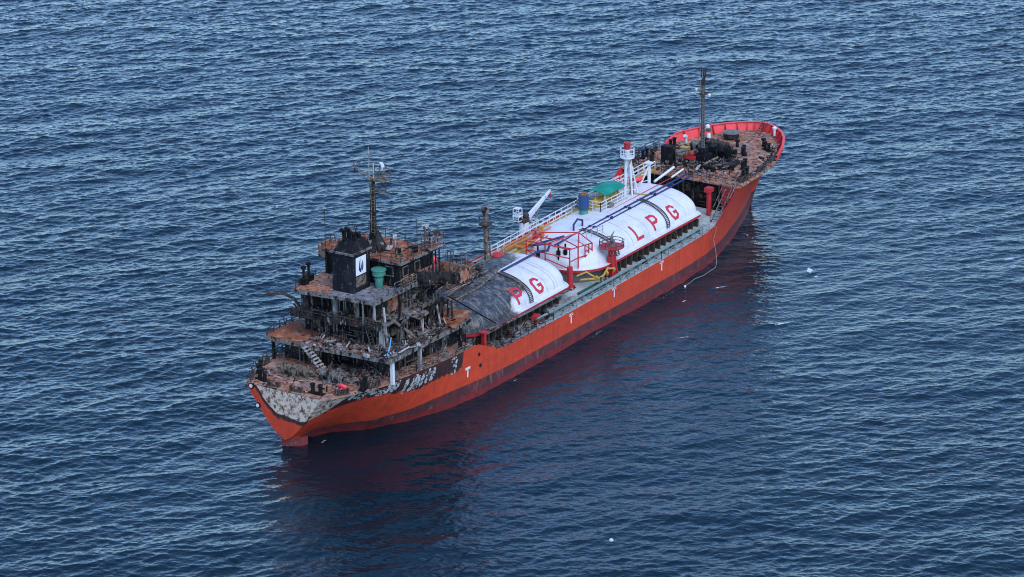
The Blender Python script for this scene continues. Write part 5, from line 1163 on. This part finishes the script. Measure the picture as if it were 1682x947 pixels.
rail('railing', [(-23, 4.4, 6.7), (-10.5, 4.4, 6.9)], 'charpipe', ship, 1.0, 1.1, .045, 3, .25, random.Random(31))
rail('railing', [(-21, 5.6, 5.6), (-15, 5.6, 5.6)], 'tanpipe', ship, 1.6, 1.0, .05, 3, .3, random.Random(33))
for i in range(26):
    x = rr.uniform(-23.5, -13); y = rr.uniform(-.3, 5.4); h_ = rr.uniform(.4, 1.3)
    b = MB(); b.lathe(x, y, [(.22, 7.9), (.2, 8.1+h_*.6), (.34, 8.15+h_*.6), (.34, 8.2+h_*.7), (.12, 8.2+h_)], 8); b.build('burnt_valve', rr.choice(('burnt', 'tanpipe', 'charpipe')), ship, smooth=True)
b = MB(); b.tube((-14.8, 5.4, 8.4), (-14.8, 5.4, 9.6), .26, 10); b.lathe(-14.8, 5.4, [(.35, 9.4), (.4, 9.7), (.2, 10.0)], 10); b.build('red_extinguisher_post', 'redbright', ship)
for i in range(16):
    x = rr.uniform(-23.5, -12.5); y = rr.uniform(.5, 5.0); h_ = rr.uniform(.8, 2.3); w_ = rr.uniform(.5, 1.4)
    b = MB(); b.tube((x, y, 7.2), (x+rr.uniform(-.2, .2), y, 7.5+h_), .06, 5); b.tube((x+w_, y, 7.2), (x+w_+rr.uniform(-.3, .3), y, 7.5+h_*.9), .06, 5); b.tube((x, y, 7.4+h_), (x+w_, y, 7.4+h_*.9), .06, 5)
    b.build('buckled_frame', rr.choice(('charpipe', 'tanpipe', 'burnt', 'pinkash')), ship)
# diagonal wire and thin ladder over the burnt tank
b = MB(); b.tube((-24.2, -1.5, 9.6), (-20.2, -6.1, 5.5), .07, 5); b.build('slack_stay', 'soot', ship)
# red post and platform at the aft starboard end of the small tank
b = MB(); b.box(-23.2, -22.8, -6.6, -6.2, 3.6, 5.4); b.box(-23.4, -22.6, -6.75, -6.05, 5.4, 5.55); b.build('red_deck_post', 'red', ship)
b = MB(); b.box(-22.9, -5.4, -6.35, -6.05, 5.0, 5.10); b.build('rim_walkway_edge', 'ashsteel', ship)
for x in (-27, -25.5):
    for y in (-5.2, -2, 2, 5): MB().box(x-.4, x+.4, y-.5, y+.5, 4.0, 5.2+((x*7+y*3) % 1)*.8, .2).build('burnt_deck_box', 'burnt', ship)
# fore side clutter of starboard walkway near the tank bases
for x, r_ in ((-11.0, .32), (8.0, .36)):
    pass
for x, z in ((-13.6, .0), (-18.4, 0)):
    MB().box(x-.5, x+.5, -6.9, -6.3, 3.65, 4.5, .2).build('hydrant_box', 'red' if x > -15 else 'burnt', ship)
for x in (15.2, 15.7):
    b = MB(); b.tube((x, -5.9, 5.5), (x+.3, -6.9, 4.1), .06, 5); b.build('ladder_foot', 'charpipe', ship)

# seat the fittings that stand on the tank covers
SEAT = {'thin_red_pipe': -.85, 'pipe_supports': -.8, 'yellow_pipe': -.8, 'orange_manifold': -.75, 'violet_vapour_pipe': -1.1, 'long_grey_pipe': -1.0,
        'red_valve_cover': -.95, 'valve': -.75, 'pump_platform': -.8, 'cargo_compressor': -.8, 'green_canopy': -.85, 'pump_tower': -.25, 'valve_group': -.75, 'vent_mast': -.55, 'cross_rail': -.75,
        'pink_hose_reel': -.7, 'walkway_support_post': -.85, 'white_pipe': -.45, 'deck_crane': -1.75, 'white_cage_frame': -1.3, 'red_pipe_rack': -.35, 'black_riser_valves': -.5,
        'burnt_pipe': -.30, 'scorched_pipe': -.2, 'pipe_bridge_beams': -.45, 'burnt_valve': -.35, 'red_extinguisher_post': -.8}
for o in list(ship.children):
    k_ = o.name.split('.')[0]
    if k_ in SEAT: o.location.z += SEAT[k_]
    if k_ == 'cargo_pipe': o.location.z -= .50 if o.name.endswith('001') else .9; o.rotation_euler[1] = -R(.75)
    if k_ == 'thin_red_pipe' or k_ == 'pipe_supports': o.rotation_euler[1] = -R(.6)

# ------------------------------------------------------------------ loose things (top level)
def scatter(name, label, n, region, zfn, seed, mats, sz=(.12, .55), group=None):
    """fire debris nobody could count: one object per deck"""
    rng = random.Random(seed); b = MB()
    ranges = []
    for i in range(n):
        x, y = region(rng); z = zfn(x, y); k_ = rng.random(); s = rng.uniform(*sz); f0 = len(b.f)
        if k_ < .35: b.box(x-s, x+s, y-s*.4, y+s*.4, z-.05, z+rng.uniform(.03, .3)*s*2, rng.uniform(0, 6.3), rng.uniform(-.4, .4), rng.uniform(0, 3))
        elif k_ < .75:
            t = rng.uniform(0, 6.3); L_ = s*rng.uniform(1.2, 3.5); b.tube((x, y, z+.02), (x+math.cos(t)*L_, y+math.sin(t)*L_, z+rng.uniform(.0, .7)), rng.uniform(.03, .09), 5)
        else: b.lathe(x, y, [(s*.5, z-.02), (s*.45, z+s*.5), (s*.2, z+s*.6)], 7)
        ranges.append((f0, len(b.f), rng.randrange(len(mats))))
    cx = sum(v[0] for v in b.v)/len(b.v); cy = sum(v[1] for v in b.v)/len(b.v); cz = min(v[2] for v in b.v)
    me = bpy.data.meshes.new(name); me.from_pydata([(v[0], v[1], v[2]) for v in b.v], [], b.f)
    for q in mats: me.materials.append(M[q])
    for a_, c_, mi in ranges:
        for p in range(a_, c_): me.polygons[p].material_index = mi
    o = bpy.data.objects.new(name, me); C.objects.link(o)
    tag(o, label, 'debris', None, 'stuff'); return o
BM_ = ['burnt', 'ashsteel', 'pinkash', 'charpipe', 'greywhite', 'soot']
scatter('fire_debris', 'charred scraps and ash heaped on the starboard side of the boat deck', 330, lambda r: (r.uniform(-40.5, -27.5), -r.uniform(4.7, 7.4)), lambda x, y: ZBD+.1, 1, BM_+['ashsteel'], (.12, .5))
scatter('fire_debris', 'pinkish collapsed lining strewn along the aft edge of the boat deck', 190, lambda r: (r.uniform(-41.2, -38.4), r.uniform(-7, 2.4)), lambda x, y: ZBD+.08, 2, ['pinkash', 'ashsteel', 'burnt', 'greywhite', 'pinkash'], (.12, .45))
scatter('fire_debris', 'burnt rubble lying on the poop deck under the stair', 240, lambda r: (r.uniform(-42.6, -38.4), r.uniform(-6.2, 1.0)), lambda x, y: 5.95, 3, ['burnt', 'ashsteel', 'pinkash', 'tanpipe', 'ashsteel'], (.1, .45))
scatter('fire_debris', 'small burnt scraps scattered over the rusty stern deck', 90, lambda r: (r.uniform(-47, -42), r.uniform(-4.6, 4.6)), lambda x, y: 5.98, 4, ['burnt', 'pinkash', 'greywhite', 'soot'], (.06, .25))
scatter('fire_debris', 'blackened scraps on the narrow third deck behind the funnel', 90, lambda r: (r.uniform(-39.8, -37.9), r.uniform(-5, 4.4)), lambda x, y: ZD3+.08, 5, ['burnt', 'soot', 'ashsteel', 'charpipe'], (.1, .4))
scatter('fire_debris', 'scorched wreckage in front of the bridge above the burnt tank', 460, lambda r: (r.uniform(-24.5, -13), r.uniform(-1.4, 6.0)), lambda x, y: ZB(x)+2.25*math.sqrt(max(0, 1-(y/5.4)**2)), 6, ['charpipe', 'tanpipe', 'burnt', 'ashsteel', 'pinkash'], (.12, .5))
scatter('fire_debris', 'burnt remains along the starboard main deck below the burnt tank', 120, lambda r: (r.uniform(-25, -11), -r.uniform(5.6, 7.3)), lambda x, y: 3.68, 7, ['burnt', 'charpipe', 'steel', 'soot'], (.08, .35))
scatter('fire_debris', 'black wreckage heaped round the foot of the foremast', 330, lambda r: (min(37, max(28, r.gauss(32.8, 2.0))), r.gauss(.0, 1.9)), lambda x, y: 8.15, 8, ['soot', 'burnt', 'charpipe', 'soot', 'ashsteel'], (.15, .6))
scatter('fire_debris', 'small scraps along the aft edge of the rusty forecastle', 120, lambda r: (r.uniform(27.4, 31), r.uniform(-6.5, 6.0)), lambda x, y: 8.0, 9, ['burnt', 'charpipe', 'pinkash', 'greywhite'], (.08, .3))
scatter('fire_debris', 'burnt scraps spread along the seaward edges of the forecastle', 90, lambda r: (lambda x: (x, -(interp(x, YDK)-r.uniform(.3, 1.2))))(r.uniform(28, 43)), lambda x, y: interp(x, ZTOP)+.05, 10, ['burnt', 'soot', 'greywhite', 'ashsteel'], (.08, .3))
scatter('fire_debris', 'grey burnt scraps lying on the rusty wheelhouse roof', 60, lambda r: (r.uniform(-34.5, -29.2), r.uniform(-4.5, 4.5)), lambda x, y: ZRF+.03, 11, ['ashsteel', 'charpipe', 'soot', 'pinkash'], (.06, .28))
# life ring on the stern deck
def torus(cx, cy, cz, R_, r_, tilt, name, m):
    b = MB(); N_, n_ = 24, 10
    for i in range(N_):
        t = 2*math.pi*i/N_
        for j in range(n_):
            s = 2*math.pi*j/n_; p = V((R_+r_*math.cos(s))*math.cos(t), (R_+r_*math.cos(s))*math.sin(t), r_*math.sin(s)); p.rotate(Matrix.Rotation(tilt, 3, 'Y')); b.v.append(tuple(p))
    for i in range(N_):
        for j in range(n_): b.f.append((i*n_+j, ((i+1) % N_)*n_+j, ((i+1) % N_)*n_+(j+1) % n_, i*n_+(j+1) % n_))
    o = b.build(name, m, None, smooth=True); o.location = (cx, cy, cz); return o
M['pinkred'] = weathered('bright_pink_red', (.85, .045, .07), [], .5, 0)
tag(torus(-44.9, -4.9, 6.45, .38, .17, R(50), 'life_ring', 'pinkred'), 'bright pinkish red life ring lying at the starboard edge of the stern deck', 'life ring')
tag(torus(-12.0, -6.7, 4.15, .36, .2, R(70), 'rubber_fender', 'black'), 'black round rubber fender on the walkway below the small tank letters', 'fender', 'round fenders on the starboard walkway')
tag(torus(7.6, -6.7, 4.45, .36, .2, R(70), 'rubber_fender', 'black'), 'black round rubber fender on the walkway beside the big white tank', 'fender', 'round fenders on the starboard walkway')
b = MB(); pts = [(-40.3, -6.9, 8.75), (-39.8, -6.8, 9.1), (-39.3, -6.6, 9.5), (-38.9, -6.4, 9.9)]; b.path([tuple(Vector(p)) for p in pts], .06, 6); b.lathe(-40.4, -6.9, [(.25, 8.5), (.3, 8.7), (.1, 8.8)], 10)
tag(b.build('blue_hose', 'skyblue', None), 'short bright blue hose hanging over the burnt boat deck corner', 'hose')
# mooring rope hanging from the starboard side and trailing in the water
b = MB(); pts = [hull_pt(21.6, 4.5, .15), hull_pt(21.4, 3.0, .14), V(21.2, -8.25, 1.6), V(20.9, -8.5, .6), V(20.2, -8.8, .22), V(18.6, -8.9, .2), V(17.2, -9.0, .18), V(15.6, -8.75, .2), V(14.2, -8.9, .15), V(13.2, -8.95, .15)]; RR = .03
b.path([(17.5, -6.6, 5.0), (20, -7.4, 4.9), tuple(pts[0])]+[tuple(p) for p in pts[1:]], RR, 5)
tag(b.build('mooring_rope', 'rope', None), 'pale rope hanging down the bow side of the hull and trailing in the water', 'rope')
b = MB(); b.lathe(13.0, -9.0, [(.02, -.05), (.1, 0), (.14, .12), (.1, .22), (.02, .26)], 10)
tag(b.build('white_float', 'white', None, smooth=True), 'small white float at the end of the trailing rope beside the hull', 'float')
b = MB(); b.prism([(-50.05, -38.2), (-49.8, -38.3), (-49.65, -38.1), (-49.8, -37.95), (-50.0, -38.0)], .05, .2)
tag(b.build('floating_scrap', 'white', None), 'small white scrap floating alone in the lower middle of the sea', 'flotsam')
print('objects', len(bpy.data.objects))
